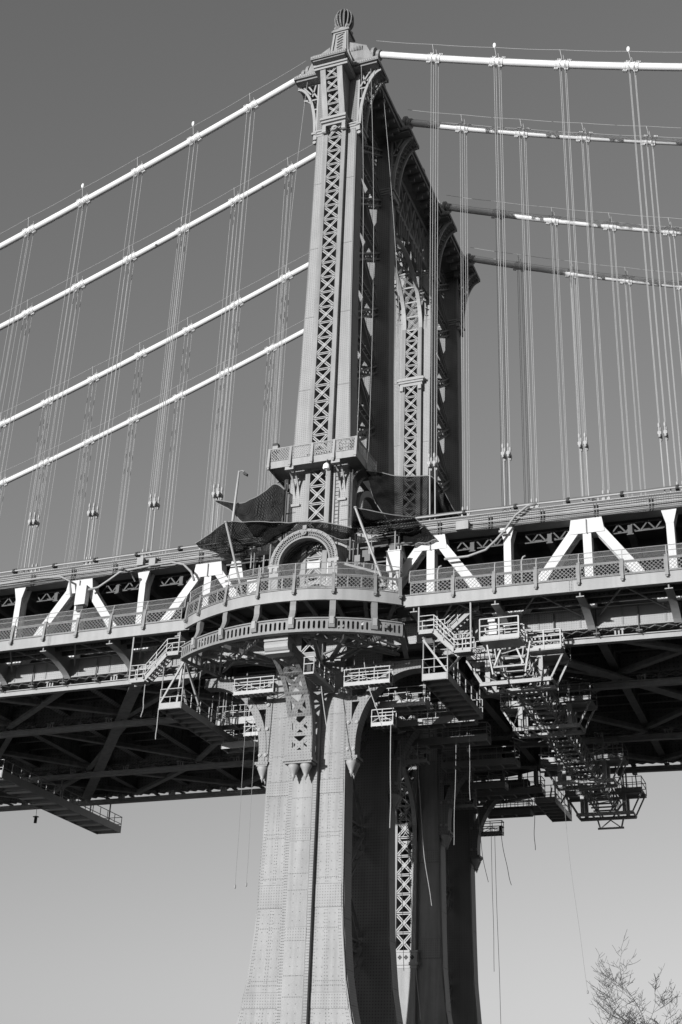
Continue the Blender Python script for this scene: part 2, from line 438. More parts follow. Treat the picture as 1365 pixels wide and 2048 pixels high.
for ci, L in enumerate(LEGS):
    yc = YC[ci]; ya, yb = yc-.42, yc+1.05
    b = MB()
    for (e, z0, z1) in ((.06, 78.55, 78.75), (.14, 78.75, 78.95), (.22, 78.95, 79.1), (.10, 79.1, 79.2)):
        b.box(-1.75-e, 1.75+e, ya-e, yb+e, z0, z1)
    part('collar', b, 'lattice', L)
    if ci in (0, 3):
        sg = -1 if ci == 0 else 1
        f0 = ya-.38 if sg < 0 else yb+.38
        b = MB()
        for (e, z0, z1) in ((.30, 78.9, 79.12), (.48, 79.12, 79.32), (.62, 79.32, 79.52), (.5, 79.52, 79.7)):
            y0, y1 = sorted((f0+sg*e, ya+.2 if sg < 0 else yb-.2)); b.box(-.88-e*.4, .88+e*.4, y0, y1, z0, z1)
        part('pilaster_collar', b, 'lattice', L)
        b = MB()
        for sx in (-1, 1):
            b.box(*sorted((sx*.70, sx*1.0)), *sorted((f0-sg*.05, f0+sg*.32)), 78.5, 78.9)
            b.tube([(sx*.68, f0+sg*.16, 78.42), (sx*1.02, f0+sg*.16, 78.42)], .2, 10)
        b.tube([(0, f0-sg*.02, 78.62), (0, f0+sg*.22, 78.62)], .24, 12); b.tube([(0, f0+sg*.22, 78.62), (0, f0+sg*.3, 78.62)], .12, 10)
        part('corbel', b, 'lattice', L)
        prof = [(79.7, .42), (80.6, .62), (81.5, .88), (82.4, 1.12), (83.2, 1.30), (83.8, 1.42), (84.25, 1.5)]   # outward set of the flare
        for sx in (-1, 1):
            b = MB()
            for (za, ea), (zb, eb) in zip(prof, prof[1:]):
                xa, xb = sorted((sx*.50, sx*.97)); yr = ya+.1 if sg < 0 else yb-.1
                def q(z, e, x):
                    y0, y1 = sorted((f0+sg*e, yr)); return [(xa, y0, z), (xb, y0, z), (xb, y1, z), (xa, y1, z)]
                b.hexa(q(za, ea, 0)+q(zb, eb, 0))
            part('pilaster_strip', b, 'plate', L)
        for za, zb in ((79.7, 80.84), (80.84, 81.98), (81.98, 83.12), (83.12, 84.25)):
            ea, eb = lerp(prof, za), lerp(prof, zb); h = zb-za; sh = Matrix.Identity(4); sh[1][2] = (eb-ea)/1.4*sg*(1 if sg < 0 else -1)*(-1)*(-1)
            sh = Matrix.Identity(4); sh[1][2] = -(eb-ea)/1.40
            rot = Matrix.Identity(4) if sg < 0 else Matrix.Rotation(math.pi, 4, 'Z')
            inst('lattice_panel', LATT, L, Matrix.Translation((0, f0+sg*ea-sg*.04, za)) @ rot @ sh @ Matrix.Diagonal((.92, 1, h/1.40, 1)))
        b = MB()
        for (e, z0, z1) in ((1.55, 84.0, 84.22), (1.68, 84.22, 84.45)):
            y0, y1 = sorted((f0+sg*e, yc)); b.box(-1.15-e*.2, 1.15+e*.2, y0, y1, z0, z1)
        part('capital_block', b, 'lattice', L)
        b = MB()
        for i in range(16):
            pass
    for sx in (-1, 1):
        b = MB(); bracket_head(b, sx, ya-.02, .16); part('openwork_bracket', b, 'lattice', L)
        b = MB(); bracket_head(b, sx, yb-.14, .16); part('openwork_bracket', b, 'lattice', L)
        b = MB()
        A = [(3.78-1.93*math.cos(R(2)+R(86)*i/12), 79+5.5*math.sin(R(2)+R(86)*i/12)) for i in range(13)]
        for i, (p, q) in enumerate(zip(A, A[1:])):     # lattice soffit between the two webs
            y0, y1 = ya+.14, yb-.14
            if i % 2 == 0: y0, y1 = y1, y0
            b.bar((sx*p[0], y0, p[1]), (sx*q[0], y1, q[1]), .09, .05); b.bar((sx*p[0], ya+.1, p[1]), (sx*p[0], yb-.1, p[1]), .07, .05)
            b.bar((sx*p[0], y1, p[1]), (sx*q[0], y0, q[1]), .09, .05)
        part('bracket_soffit', b, 'lattice', L)
        b = MB()
        for (e, z0, z1) in ((.0, 78.3, 78.8), (.12, 78.8, 79.0)):
            b.box(*sorted((sx*1.74, sx*(2.05+e))), ya-.08-e, yb+.08+e, z0, z1)
        for y in (ya+.1, yb-.1):
            b.tube([(sx*1.95, y-.1, 78.1), (sx*1.95, y+.1, 78.1)], .16, 10)
        part('bracket_foot', b, 'lattice', L)

# ---- cornice
b = MB(); b.box(-2.95, 2.95, -1.0, 30.9, 84.62, 85.0); b.box(-3.1, 3.1, -1.1, 31.0, 85.0, 85.3)
part('cornice', b, 'steel', tower)
for ci in range(4):
    yc = YC[ci]; b = MB()
    b.box(-3.6, 3.6, yc-1.15, yc+1.35, 84.5, 84.66); b.box(-3.75, 3.75, yc-1.35, yc+1.5, 84.66, 85.0); b.box(-3.62, 3.62, yc-1.22, yc+1.4, 85.0, 85.2)
    c = part('cornice_block', b, 'steel', tower)
    b = MB()
    for k in range(44):
        x = -3.6+k*.167
        b.box(x, x+.085, yc-1.39, yc-1.35, 84.75, 84.92)
    part('dentil_row', b, 'lattice', c)
for sg, y0, y1 in ((-1, -3.05, -.6), (1, 29.9, 33.4)):
    b = MB(); b.box(-1.4, 1.4, y0+.15, y1-.1, 84.45, 84.56); b.box(-1.55, 1.55, y0, y1, 84.56, 84.92); b.box(-1.42, 1.42, y0+.12, y1-.08, 84.92, 85.1)
    c = part('cornice_block', b, 'steel', tower)
    b = MB()
    for k in range(19):
        x = -1.5+k*.162; yv = y0-.04 if sg < 0 else y1
        b.box(x, x+.08, yv, yv+.04, 84.66, 84.84)
    part('dentil_row', b, 'lattice', c)
for y in [1.9+i*1.25 for i in range(24)]:             # modillions under the long cornice
    if min(abs(y-.35-c) for c in YC) < 1.3: continue
    for sx in (-1, 1):
        b = MB(); b.box(*sorted((sx*1.7, sx*2.85)), y-.14, y+.14, 84.25, 84.62); b.box(*sorted((sx*1.7, sx*2.3)), y-.12, y+.12, 83.9, 84.25)
        part('modillion', b, 'steel', tower)
b = MB(); b.hexa([(-3.0,-.9,85.3),(3.0,-.9,85.3),(3.0,30.8,85.3),(-3.0,30.8,85.3),(-1.2,-.4,86.7),(1.2,-.4,86.7),(1.2,30.3,86.7),(-1.2,30.3,86.7)])
part('roof', b, 'steel', tower)
# ---- pedestals, ball finials, saddle housings
for ci in range(4):
    yc = YC[ci]+.1
    b = MB(); pr = [(85.1, 1.5), (85.6, 1.38), (86.0, 1.25), (86.4, 1.1), (86.8, .98), (87.4, .84), (88.2, .76), (89.2, .70), (89.75, .68)]
    for (za, a), (zb, c) in zip(pr, pr[1:]):
        b.hexa([(-a, yc-a, za), (a, yc-a, za), (a, yc+a, za), (-a, yc+a, za), (-c, yc-c, zb), (c, yc-c, zb), (c, yc+c, zb), (-c, yc+c, zb)])
    b.box(-.8, .8, yc-.8, yc+.8, 89.75, 89.9); b.box(-.72, .72, yc-.72, yc+.72, 89.9, 90.1)
    P = part('finial_pedestal', b, 'plate', tower)
    b = MB()
    for sx in (-1, 1):
        b.bar((sx*.66, yc-.98, 86.85), (sx*.5, yc-.74, 89.6), .13, .07, up=(0,1,0))
    b.bar((-.6, yc-.98, 86.85), (.6, yc-.98, 86.85), .1, .12, up=(0,1,0)); b.bar((-.5, yc-.745, 89.55), (.5, yc-.745, 89.55), .1, .1, up=(0,1,0))
    for k in range(7):
        z = 87.1+k*.34; b.bar((-.25, yc-.95+.03*k, z), (.25, yc-.95+.03*k, z+.25), .07, .07, up=(0,1,0))
    part('pedestal_panel', b, 'lattice', P)
    b = MB(); b.lathe([(.3, 90.1), (.62, 90.25), (.55, 90.45), (.4, 90.5)], (0, yc), 14)
    part('finial_cup', b, 'lattice', P, True)
    for k in range(4):
        t = R(45+90*k); b = MB(); cx, cy = .66*math.cos(t), .66*math.sin(t)
        b.tube([(cx-.12*math.sin(t), yc+cy+.12*math.cos(t), 90.5), (cx+.12*math.sin(t), yc+cy-.12*math.cos(t), 90.5)], .2, 10)
        part('finial_scroll', b, 'lattice', P)
    b = MB()
    b.lathe([(.05, 90.5)]+[(.66*math.sin(R(a)), 91.6-1.12*math.cos(R(a))) for a in range(14, 170, 12)]+[(.02, 92.72)], (0, yc), 18)
    part('finial_core', b, 'dark', P, True)
    for k in range(14):
        t = 2*math.pi*(k+.3)/14; b = MB()
        pts = [(.80*math.sin(R(a))*math.cos(t), yc+.80*math.sin(R(a))*math.sin(t), 91.62-1.2*math.cos(R(a))) for a in range(8, 176, 12)]
        b.tube(pts, [.05]+[.075]*(len(pts)-2)+[.04], 5)
        part('finial_rib', b, 'rivet_steel', P, True)
    b = MB(); b.lathe([(.14, 92.7), (.16, 92.85), (.05, 92.95)], (0, yc), 10); part('finial_tip', b, 'lattice', P)
    for sx in (-1, 1):
        b = MB(); x0, x1 = sx*.9, sx*2.75
        y0, y1 = yc-.75, yc+.75
        b.hexa([(x0,y0,85.9),(sx*3.2,y0+.1,85.5),(sx*3.2,y1-.1,85.5),(x0,y1,85.9),(x0,y0+.05,88.2),(sx*2.35,y0+.2,87.55),(sx*2.35,y1-.2,87.55),(x0,y1-.05,88.2)] if sx > 0 else
               [(sx*3.2,y0+.1,85.5),(x0,y0,85.9),(x0,y1,85.9),(sx*3.2,y1-.1,85.5),(sx*2.35,y0+.2,87.55),(x0,y0+.05,88.2),(x0,y1-.05,88.2),(sx*2.35,y1-.2,87.55)])
        H = part('saddle_housing', b, 'plate', tower)
        b = MB()
        for k in range(8):
            x = sx*(1.05+k*.13); b.bar((x, y0+.01, 87.05), (x*1.02, y0+.1, 87.75-.03*k), .05, .05, up=(0,1,0))
        part('housing_louvre', b, 'lattice', H)
        b = MB(); xr = sx*2.95; b.tube([(xr-.12, yc-.1, zc(xr)-.05), (xr+.12, yc-.1, zc(xr)-.05-.05)], .62, 16); b.tube([(xr+sx*.3, yc-.1, zc(xr)-.2), (xr+sx*.55, yc-.1, zc(xr+.2)-.2)], .46, 14)
        part('saddle_ring', b, 'steel', H)

# ---- bracing between the paired legs
def braced_bay(ya, yb, cells, xf, wdt):
    for z0, z1 in zip(cells, cells[1:]):
        for sx in (-1, 1):
            x = sx*xf((z0+z1)/2)
            for flip in (0, 1):
                p, q = (x, ya, z0+.2), (x, yb, z1-.2)
                if flip: p, q = (x, yb, z0+.2), (x, ya, z1-.2)
                dx = -.12*flip*sx
                b = MB(); P, Q = V(p)+V((dx,0,0)), V(q)+V((dx,0,0)); d = (Q-P).normalized(); n = V((0,-d.z,d.y))
                for k in (-1, 1): b.bar(P+n*k*wdt/2, Q+n*k*wdt/2, .30, .14, up=n)
                L = (Q-P).length; m_ = max(3, int(L/.55))
                for i in range(m_):
                    a, c = P+d*(L*i/m_), P+d*(L*(i+1)/m_); s1 = n*wdt/2*(1 if i % 2 else -1)
                    b.bar(a+s1, c-s1, .06, .07, up=n)
                part('cross_brace', b, 'steel', tower)
            b = MB(); b.box(*sorted((x, x-sx*.35)), ya, yb, z1-.42, z1-.28); b.box(*sorted((x, x-sx*.35)), ya, yb, z1+.28, z1+.42)
            m_ = 9
            for i in range(m_):
                a, c = ya+(yb-ya)*i/m_, ya+(yb-ya)*(i+1)/m_
                b.bar((x-sx*.1, a, z1-.3), (x-sx*.1, c, z1+.3), .07, .08, up=(1,0,0)); b.bar((x-sx*.22, a, z1+.3), (x-sx*.22, c, z1-.3), .07, .08, up=(1,0,0))
            part('strut', b, 'steel', tower)
xf_up = lambda z: .85
for ya, yb in ((1.05, 8.18), (21.78, 28.91)):
    braced_bay(ya, yb, [49.5, 55.2, 60.9, 66.6, 72.3, 78.0, 83.6], xf_up, .5)
    braced_bay(ya, yb, [0.5, 8, 15.5, 23, 30.5], lambda z: 1.0, .7)
# lattice stair shaft visible through the narrow bay: ladder and landings inside leg pair
for j, z in enumerate([52, 57.7, 63.4, 69.1, 74.8, 80.5]):
    b = MB(); b.box(-.6, .6, 1.1, 8.1, z-.06, z)
    part('landing', b, 'steel', tower)

# ---- central bay arch at the top
AC = (14.63+.35, 72.6); AR = 5.15
for sx in (-1, 1):
    for ri, ro in ((AR-.05, AR+.22),):
        b = MB(); A = arc(AC, ro, 0, math.pi, 28); B = arc(AC, ri, 0, math.pi, 28)
        b.strip(A, B, lambda u, v, s: (sx*(.60+.35*s), u, v)); part('arch_rib', b, 'lattice', tower)
nP = 12
for k in range(nP):
    a0, a1 = math.pi*k/nP, math.pi*(k+1)/nP
    b = MB(); r = AR+.08
    P = [V((0, AC[0]+r*math.cos(a), AC[1]+r*math.sin(a))) for a in (a0, a1)]
    for sx in (-1, 1):
        for off in (-.07, .07):
            b.bar(P[0]+V((sx*.58+off, 0, 0)), P[1]+V((-sx*.58+off, 0, 0)), .07, .05)
    b.bar(P[0]+V((-.6,0,0)), P[0]+V((.6,0,0)), .07, .16)
    part('lattice_panel', b, 'lattice', tower)
for ci in (1, 2):
    yi = YC[ci]+1.05 if ci == 1 else YC[ci]-.42; sg = 1 if ci == 1 else -1
    # impost collar and pilaster from collar to springing
    b = MB()
    for (e, z0, z1) in ((.05, 66.3, 66.6), (.18, 66.6, 66.8), (.28, 66.8, 67.0), (.15, 67.0, 67.15)):
        y0, y1 = sorted((yi, yi+sg*(.38+e))); b.box(-1.0-e, 1.0+e, y0, y1, z0, z1)
    for x in (-.85, .85): b.box(x-.15, x+.15, *sorted((yi+sg*.3, yi+sg*.6)), 65.8, 66.3)
    part('impost_collar', b, 'lattice', LEGS[ci])
    for sx in (-1, 1):
        y0, y1 = sorted((yi, yi+sg*.38)); part('pilaster_strip', MB().box(*sorted((sx*.6, sx*.95)), y0, y1, 67.15, 72.6), 'plate', LEGS[ci])
    for k in range(4):
        rot = Matrix.Identity(4) if sg < 0 else Matrix.Rotation(math.pi, 4, 'Z')
        inst('lattice_panel', LATT, LEGS[ci], Matrix.Translation((0, yi+sg*.33, 67.2+k*1.35)) @ rot @ Matrix.Diagonal((1, 1, 1.35/1.4, 1)))
# spandrel trusses above the arch
ya, yb = 9.58, 20.38
for sx in (-1, 1):
    x = sx*1.35
    b = MB(); b.box(*sorted((x, x-sx*.3)), ya, yb, 83.3, 83.8); b.box(*sorted((x, x-sx*.3)), ya, yb, 79.2, 79.7)
    for i in range(8):
        a, c = ya+(yb-ya)*i/8, ya+(yb-ya)*(i+1)/8
        b.bar((x-sx*.15, a, 79.6), (x-sx*.15, c, 83.4), .16, .22, up=(1,0,0)); b.bar((x-sx*.15, a, 83.4), (x-sx*.15, c, 79.6), .16, .22, up=(1,0,0))
    part('spandrel_truss', b, 'steel', tower)
    for side in (0, 1):
        b = MB(); n = 12
        A = arc(AC, AR+.2, (0 if side else math.pi), math.pi/2, n); yv = yb if side else ya
        B = [(yv, v) for u, v in A]
        B = [(yv, min(v, 79.2)) for u, v in A]
        for i in range(0, n, 1):
            b.bar((x, A[i][0], A[i][1]), (x, yv if i < 7 else A[i][0], A[i][1] if i < 7 else 79.3), .12, .18, up=(1,0,0))
        for i in range(0, n-2, 2):
            b.bar((x-.1, A[i][0], A[i][1]), (x-.1, (yv+A[i+2][0])/2 if i < 6 else A[i+2][0], A[min(i+3, n)][1] if i < 6 else 79.3), .1, .15, up=(1,0,0))
        part('spandrel_web', b, 'steel', tower)
# deck portal arch of the central bay below the road: lattice arch over the lower legs
AC2 = (14.98, 25.2)
for sx in (-1, 1):
    b = MB(); A = arc(AC2, AR+.22, 0, math.pi, 26); B = arc(AC2, AR-.05, 0, math.pi, 26)
    b.strip(A, B, lambda u, v, s: (sx*(.60+.35*s), u, v)); part('arch_rib', b, 'lattice', tower)
for k in range(12):
    a0, a1 = math.pi*k/12, math.pi*(k+1)/12; b = MB(); r = AR+.08
    P = [V((0, AC2[0]+r*math.cos(a), AC2[1]+r*math.sin(a))) for a in (a0, a1)]
    for sx in (-1, 1): b.bar(P[0]+V((sx*.58,0,0)), P[1]+V((-sx*.58,0,0)), .16, .05)
    b.bar(P[0]+V((-.6,0,0)), P[0]+V((.6,0,0)), .07, .16)
    part('lattice_panel', b, 'lattice', tower)
for ci in (1, 2):
    yi = YC[ci]+1.05 if ci == 1 else YC[ci]-.42; sg = 1 if ci == 1 else -1
    b = MB()
    for (e, z0, z1) in ((.06, 15.9, 16.1), (.2, 16.1, 16.3), (.08, 16.3, 17.0), (.16, 17.0, 17.15)):
        y0, y1 = sorted((yi, yi+sg*(.38+e))); b.box(-1.0-e, 1.0+e, y0, y1, z0, z1)
    c = part('impost_collar', b, 'lattice', LEGS[ci])
    b = MB()
    for x in (-.72, -.24, .24, .72):
        for ox, oz in ((.09,0),(-.09,0),(0,.09),(0,-.09)):
            yv = yi+sg*.465; b.tube([(x+ox, yv, 16.65+oz), (x+ox, yv+sg*.012, 16.65+oz)], .075, 8)
    part('quatrefoil', b, 'dark', c)

# ---- big brackets below the balcony
def side_bracket(ci, sx):
    yc = YC[ci]; y0, y1 = yc-.52, yc+.42
    xi = lambda z: hw(z)+.03
    root = MB()
    n = 16
    def cv(i, off): 
        t = R(90)*i/n
        return (7.3-(7.3-3.35-off)*math.cos(t)**1.0, 26.6+(4.75-off*.9)*math.sin(t))
    A = [(3.35+.0, 25.9)]+[cv(i, 0) for i in range(n+1)]+[(7.7, 31.35)]
    B = [(2.95, 25.9)]+[cv(i, -.52) for i in range(n+1)]+[(7.7, 31.9)]
    root.strip(A, B, lambda u, v, s: (sx*u, y0+(y1-y0)*s, v))
    bo = part('bracket', root, 'rivet_steel', tower)
    b = MB(); b.hexa([(sx*2.70, y0+.04, 25.9), (sx*3.06, y0+.04, 25.9), (sx*3.06, y1-.04, 25.9), (sx*2.70, y1-.04, 25.9), (sx*2.55, y0+.04, 31.9), (sx*3.0, y0+.04, 31.9), (sx*3.0, y1-.04, 31.9), (sx*2.55, y1-.04, 31.9)])
    part('bracket_strip', b, 'rivet_steel', bo)
    b = MB(); b.box(*sorted((sx*2.6, sx*7.7)), y0+.03, y1-.03, 31.45, 31.98); part('bracket_arm', b, 'rivet_steel', bo)
    for z in (26.4, 28.1, 29.7):
        t = math.asin(min(1, max(0, (z-26.6)/4.75))); xe = 7.3-3.95*math.cos(t)
        part('bracket_rung', MB().box(*sorted((sx*2.8, sx*(xe-.1))), y0+.06, y1-.06, z-.2, z+.2), 'rivet_steel', bo)
    part('bracket_web', MB().box(*sorted((sx*2.75, sx*3.2)), y0+.05, y1-.05, 25.9, 26.2), 'rivet_steel', bo)
    for z in (26.35, 28.1, 29.75):
        for xx in (2.85, 3.25 if z < 28 else (3.42 if z < 29 else 4.1)):
            b = MB(); b.tube([(sx*xx, y0+.0, z), (sx*xx, y0-.07, z)], .11, 10); b.tube([(sx*xx, y0-.07, z), (sx*xx, y0-.1, z)], .05, 8); part('bolt_head', b, 'lattice', bo)
    for xx in (4.7, 5.8, 6.9):
        b = MB(); b.tube([(sx*xx, y0+.03, 31.72), (sx*xx, y0-.05, 31.72)], .1, 10); part('bolt_head', b, 'lattice', bo)
    b = MB(); b.box(*sorted((sx*2.62, sx*3.55)), y0-.1, y1+.1, 25.72, 25.9); b.box(*sorted((sx*2.68, sx*3.45)), y0-.05, y1+.05, 25.62, 25.72)
    part('bracket_cap', b, 'rivet_steel', bo)
    for yy in ((y0+.22), (y1-.22)):
        b = MB(); b.lathe([(.36, 25.62), (.37, 25.5), (.30, 25.35), (.2, 25.1), (.12, 24.95), (.14, 24.88), (.08, 24.8), (.02, 24.6)], (sx*3.08, yy), 12)
        part('pendant', b, 'lattice', bo, True)
for ci in range(4):
    for sx in (-1, 1): side_bracket(ci, sx)
# central lattice bracket under the balcony
def yz(i, n=22):
    t = i/n
    tab = [(0, -1.62, 25.95), (.2, -1.66, 27.2), (.36, -1.85, 28.3), (.5, -2.25, 29.3), (.64, -2.9, 30.15), (.78, -3.8, 30.85), (.9, -4.7, 31.2), (1, -5.5, 31.35)]
    return lerp([(a, b) for a, b, c in tab], t), lerp([(a, c) for a, b, c in tab], t)
b = MB()
for sx in (-1, 1):
    A = [yz(i) for i in range(23)]; B = []
    for i in range(23):
        p, q = V(yz(max(0, i-1))), V(yz(min(22, i+1))); d = (q-p).normalized(); nrm = V((d.y, -d.x)); B.append((A[i][0]+nrm.x*.62, A[i][1]+nrm.y*.62))
    b.strip(A, B, lambda u, v, s: (sx*(.72+.13*s), u, v))
CB = part('lattice_bracket', b, 'rivet_steel', tower)
seg = [0, 4, 8, 12, 16, 20, 22]
for a, c in zip(seg, seg[1:]):
    b = MB(); p, q = yz(a), yz(c); mid = yz((a+c)/2)
    P, Q, Mi = [V((0, u, v)) for u, v in (p, q, mid)]
    d = (Q-P).normalized(); nn = V((1,0,0)).cross(d)
    for sx in (-1, 1):
        b.bar(P+V((sx*.72,0,0)), Mi, .06, .3, up=nn.cross(d)); b.bar(Mi, Q+V((sx*.72,0,0)), .06, .3, up=nn.cross(d))
        b.bar(P+V((sx*.66,0,0)), Q+V((sx*.66,0,0)), .3, .05, up=nn)
    b.bar(P+d*.1+V((-.8,-.03,0)), P+d*.1+V((.8,-.03,0)), .22, .06, up=nn)
    b.bar(Mi-V((.28,0.02,0)), Mi+V((.28,-.02,0)), .42, .05, up=nn)
    part('lattice_panel', b, 'rivet_steel', CB)
b = MB(); b.box(-.9, .9, -1.75, -.98, 25.55, 25.95); b.box(-1.02, 1.02, -1.9, -.98, 25.4, 25.55); b.box(-.92, .92, -1.8, -.98, 25.28, 25.4)
part('bracket_cap', b, 'rivet_steel', CB)
for x in (-.42, .42):
    b = MB(); b.lathe([(.36, 25.28), (.38, 25.15), (.30, 25.0), (.2, 24.75), (.12, 24.6), (.14, 24.53), (.08, 24.45), (.02, 24.25)], (x, -1.4), 12)
    part('pendant', b, 'lattice', CB, True)
b = MB(); b.box(-.82, .82, -6.3, -5.2, 31.85, 32.15)
b.tube([(-.8, -5.85, 31.62), (.8, -5.85, 31.62)], .42, 14); b.box(-.84, .84, -6.0, -5.3, 31.12, 31.26)
part('bracket_nose', b, 'lattice', CB)

# ================================================================= UPPER GALLERY
def diamond_panel(name, w_, h_, sp, bw, mat):       # ornamental grille, in XZ plane, origin bottom left, framed
    b = MB(); t = .04
    b.box(0, w_, -t/2, t/2, 0, .05); b.box(0, w_, -t/2, t/2, h_-.05, h_); b.box(0, .05, -t/2, t/2, .05, h_-.05); b.box(w_-.05, w_, -t/2, t/2, .05, h_-.05)
    for sg in (1, -1):
        c = -h_ if sg > 0 else 0
        while c < w_ + (0 if sg > 0 else h_):
            # line x = c + sg*z
            z0, z1 = 0.0, h_
            xa, xb = c, c+sg*h_
            def clip(z): return c+sg*z
            zz = [z0, z1]
            if sg > 0:
                zz[0] = max(zz[0], -c); zz[1] = min(zz[1], w_-c)
            else:
                zz[0] = max(zz[0], c-w_); zz[1] = min(zz[1], c)
            if zz[1]-zz[0] > .08:
                b.bar((clip(zz[0]), .008*sg, zz[0]), (clip(zz[1]), .008*sg, zz[1]), .015, bw, up=(0,1,0)) if False else b.hexa([
                    (clip(zz[0])-bw*.7, -.012+.008*sg, zz[0]), (clip(zz[0])+bw*.7, -.012+.008*sg, zz[0]), (clip(zz[0])+bw*.7, .012+.008*sg, zz[0]), (clip(zz[0])-bw*.7, .012+.008*sg, zz[0]),
                    (clip(zz[1])-bw*.7, -.012+.008*sg, zz[1]), (clip(zz[1])+bw*.7, -.012+.008*sg, zz[1]), (clip(zz[1])+bw*.7, .012+.008*sg, zz[1]), (clip(zz[1])-bw*.7, .012+.008*sg, zz[1])])
            c += sp
    return b.mesh(name, mat)
gal = thing('tower_gallery', 'railed steel gallery with diamond grille girdling the tower leg above the nets', 'balcony', (0, -.5, 46.8))
gx, gy0, gy1, gz = 3.3, -2.0, 1.9, 46.85
b = MB(); b.box(-gx, gx, gy0, -1.02, gz+.1, gz+.3); b.box(-gx, -2.35, -1.02, gy1, gz+.1, gz+.3); b.box(2.35, gx, -1.02, gy1, gz+.1, gz+.3)
part('floor', b, 'steel', gal)
b = MB(); b.box(-gx-.05, gx+.05, gy0-.05, gy0, gz-.05, gz+.5); b.box(-gx-.05, -gx, gy0, gy1, gz-.05, gz+.5); b.box(gx, gx+.05, gy0, gy1, gz-.05, gz+.5)
part('fascia', b, 'fascia', gal)
GP = diamond_panel('gallery_grille', 1.78, .92, .24, .034, 'fascia')
for i in range(4):
    x = -gx+.02 + i*(2*gx/4)
    inst('grille_panel', GP, gal, Matrix.Translation((x+.1 if i < 4 else x, gy0-.02, gz+.55)) @ Matrix.Diagonal((.81, 1, 1, 1)))
for sx in (-1, 1):
    for j in range(2):
        inst('grille_panel', GP, gal, Matrix.Translation((sx*(gx+.02), gy0+.1+j*1.95, gz+.55)) @ Matrix.Rotation(math.pi/2, 4, 'Z'))
for i in range(5):
    x = -gx + i*(2*gx/4); b = MB()
    b.hexa([(x-.09, gy0-.22, gz+.2), (x+.09, gy0-.22, gz+.2), (x+.09, gy0-.03, gz+.2), (x-.09, gy0-.03, gz+.2), (x-.09, gy0-.10, gz+1.56), (x+.09, gy0-.10, gz+1.56), (x+.09, gy0+.05, gz+1.56), (x-.09, gy0+.05, gz+1.56)])
    b.box(x-.1, x+.1, gy0-.24, gy0-.04, gz-.02, gz+.2); b.box(x-.06, x+.06, gy0-.2, gy0-.05, gz-.15, gz-.02)
    part('post', b, 'fascia', gal)
for sx in (-1, 1):
    for y in (0.0, 1.85):
        x = sx*gx; part('post', MB().box(*sorted((x-sx*.02, x+sx*.15)), y-.08, y+.08, gz-.05, gz+1.53), 'fascia', gal)
b = MB(); b.box(-gx-.06, gx+.06, gy0-.08, gy0+.04, gz+1.48, gz+1.55); b.box(-gx-.06, -gx+.04, gy0+.04, gy1, gz+1.48, gz+1.55); b.box(gx-.04, gx+.06, gy0+.04, gy1, gz+1.48, gz+1.55)
part('top_rail', b, 'fascia', gal)
for x in (-1.75, 1.75):                                # curved double brackets under the gallery
    for dx in (-.2, .12):
        b = MB(); n = 10
        A = [(-1.85+1.45*math.sin(R(90)*i/n), gz-.1-2.3*(1-math.cos(R(90)*i/n))) for i in range(n+1)]
        B = [(u+.16, v-.02) for u, v in A]
        b.strip(A, B, lambda u, v, s: (x+dx+.13*s, u, v)); part('curved_bracket', b, 'lattice', gal)
    part('bracket_cap', MB().box(x-.3, x+.35, -.62, -.36, gz-2.55, gz-2.35), 'lattice', gal)
    part('bracket_head', MB().box(x-.3, x+.35, gy0-.02, gy0+.25, gz-.3, gz-.05), 'lattice', gal)
for sx in (-1, 1):
    for y in (-.2, .9):
        b = MB(); n = 8
        A = [(3.1-.85*math.sin(R(90)*i/n), gz-.1-1.9*(1-math.cos(R(90)*i/n))) for i in range(n+1)]; B = [(u-.16, v-.02) for u, v in A]
        b.strip(A, B, lambda u, v, s: (sx*u, y+.13*s, v)); part('curved_bracket', b, 'lattice', gal)

# portal over the upper road, between the paired legs
for (ya, yb, nm) in ((1.1, 8.1, 'pt'), (21.85, 28.85, 'pt2')):
    for sx in (-1, 1):
        b = MB(); n = 18; cx = (ya+yb)/2; r = (yb-ya)/2
        A = [(cx-(r-.02)*math.cos(math.pi*i/n), 44.4+2.6*math.sin(math.pi*i/n)) for i in range(n+1)]; B = [(cx-(r-.35)*math.cos(math.pi*i/n), 44.2+2.35*math.sin(math.pi*i/n)) for i in range(n+1)]
        b.strip(A, B, lambda u, v, s: (sx*(1.95+.5*s), u, v)); b.box(*sorted((sx*1.9, sx*2.3)), ya, yb, 47.05, 48.6)
        part('portal_arch', b, 'steel', tower)

# ---- conduits, ladder and clips on the leg under the gallery
for i, x in enumerate((-2.42, -2.52, -2.62, 2.36, 2.46, 2.56)):
    b = MB(); b.tube([(x, -.55-.05*(i % 2), 40.5), (x-.0, -.55-.05*(i % 2), 46.6)], .035, 6)
    part('conduit', b, 'pipe', tower)
for z in (41.7, 42.8, 43.9):
    for x in (-2.1, 2.1): part('conduit_clip', MB().box(x-.38, x+.38, -.46, -.40, z-.04, z+.04), 'pipe', tower)
b = MB()
for x in (1.22, 1.55): b.tube([(x, -.5, 38), (x, -.5, 46.6)], .03, 5)
for k in range(28): b.tube([(1.22, -.5, 38.2+k*.3), (1.55, -.5, 38.2+k*.3)], .016, 4)
part('ladder', b, 'pipe', tower)

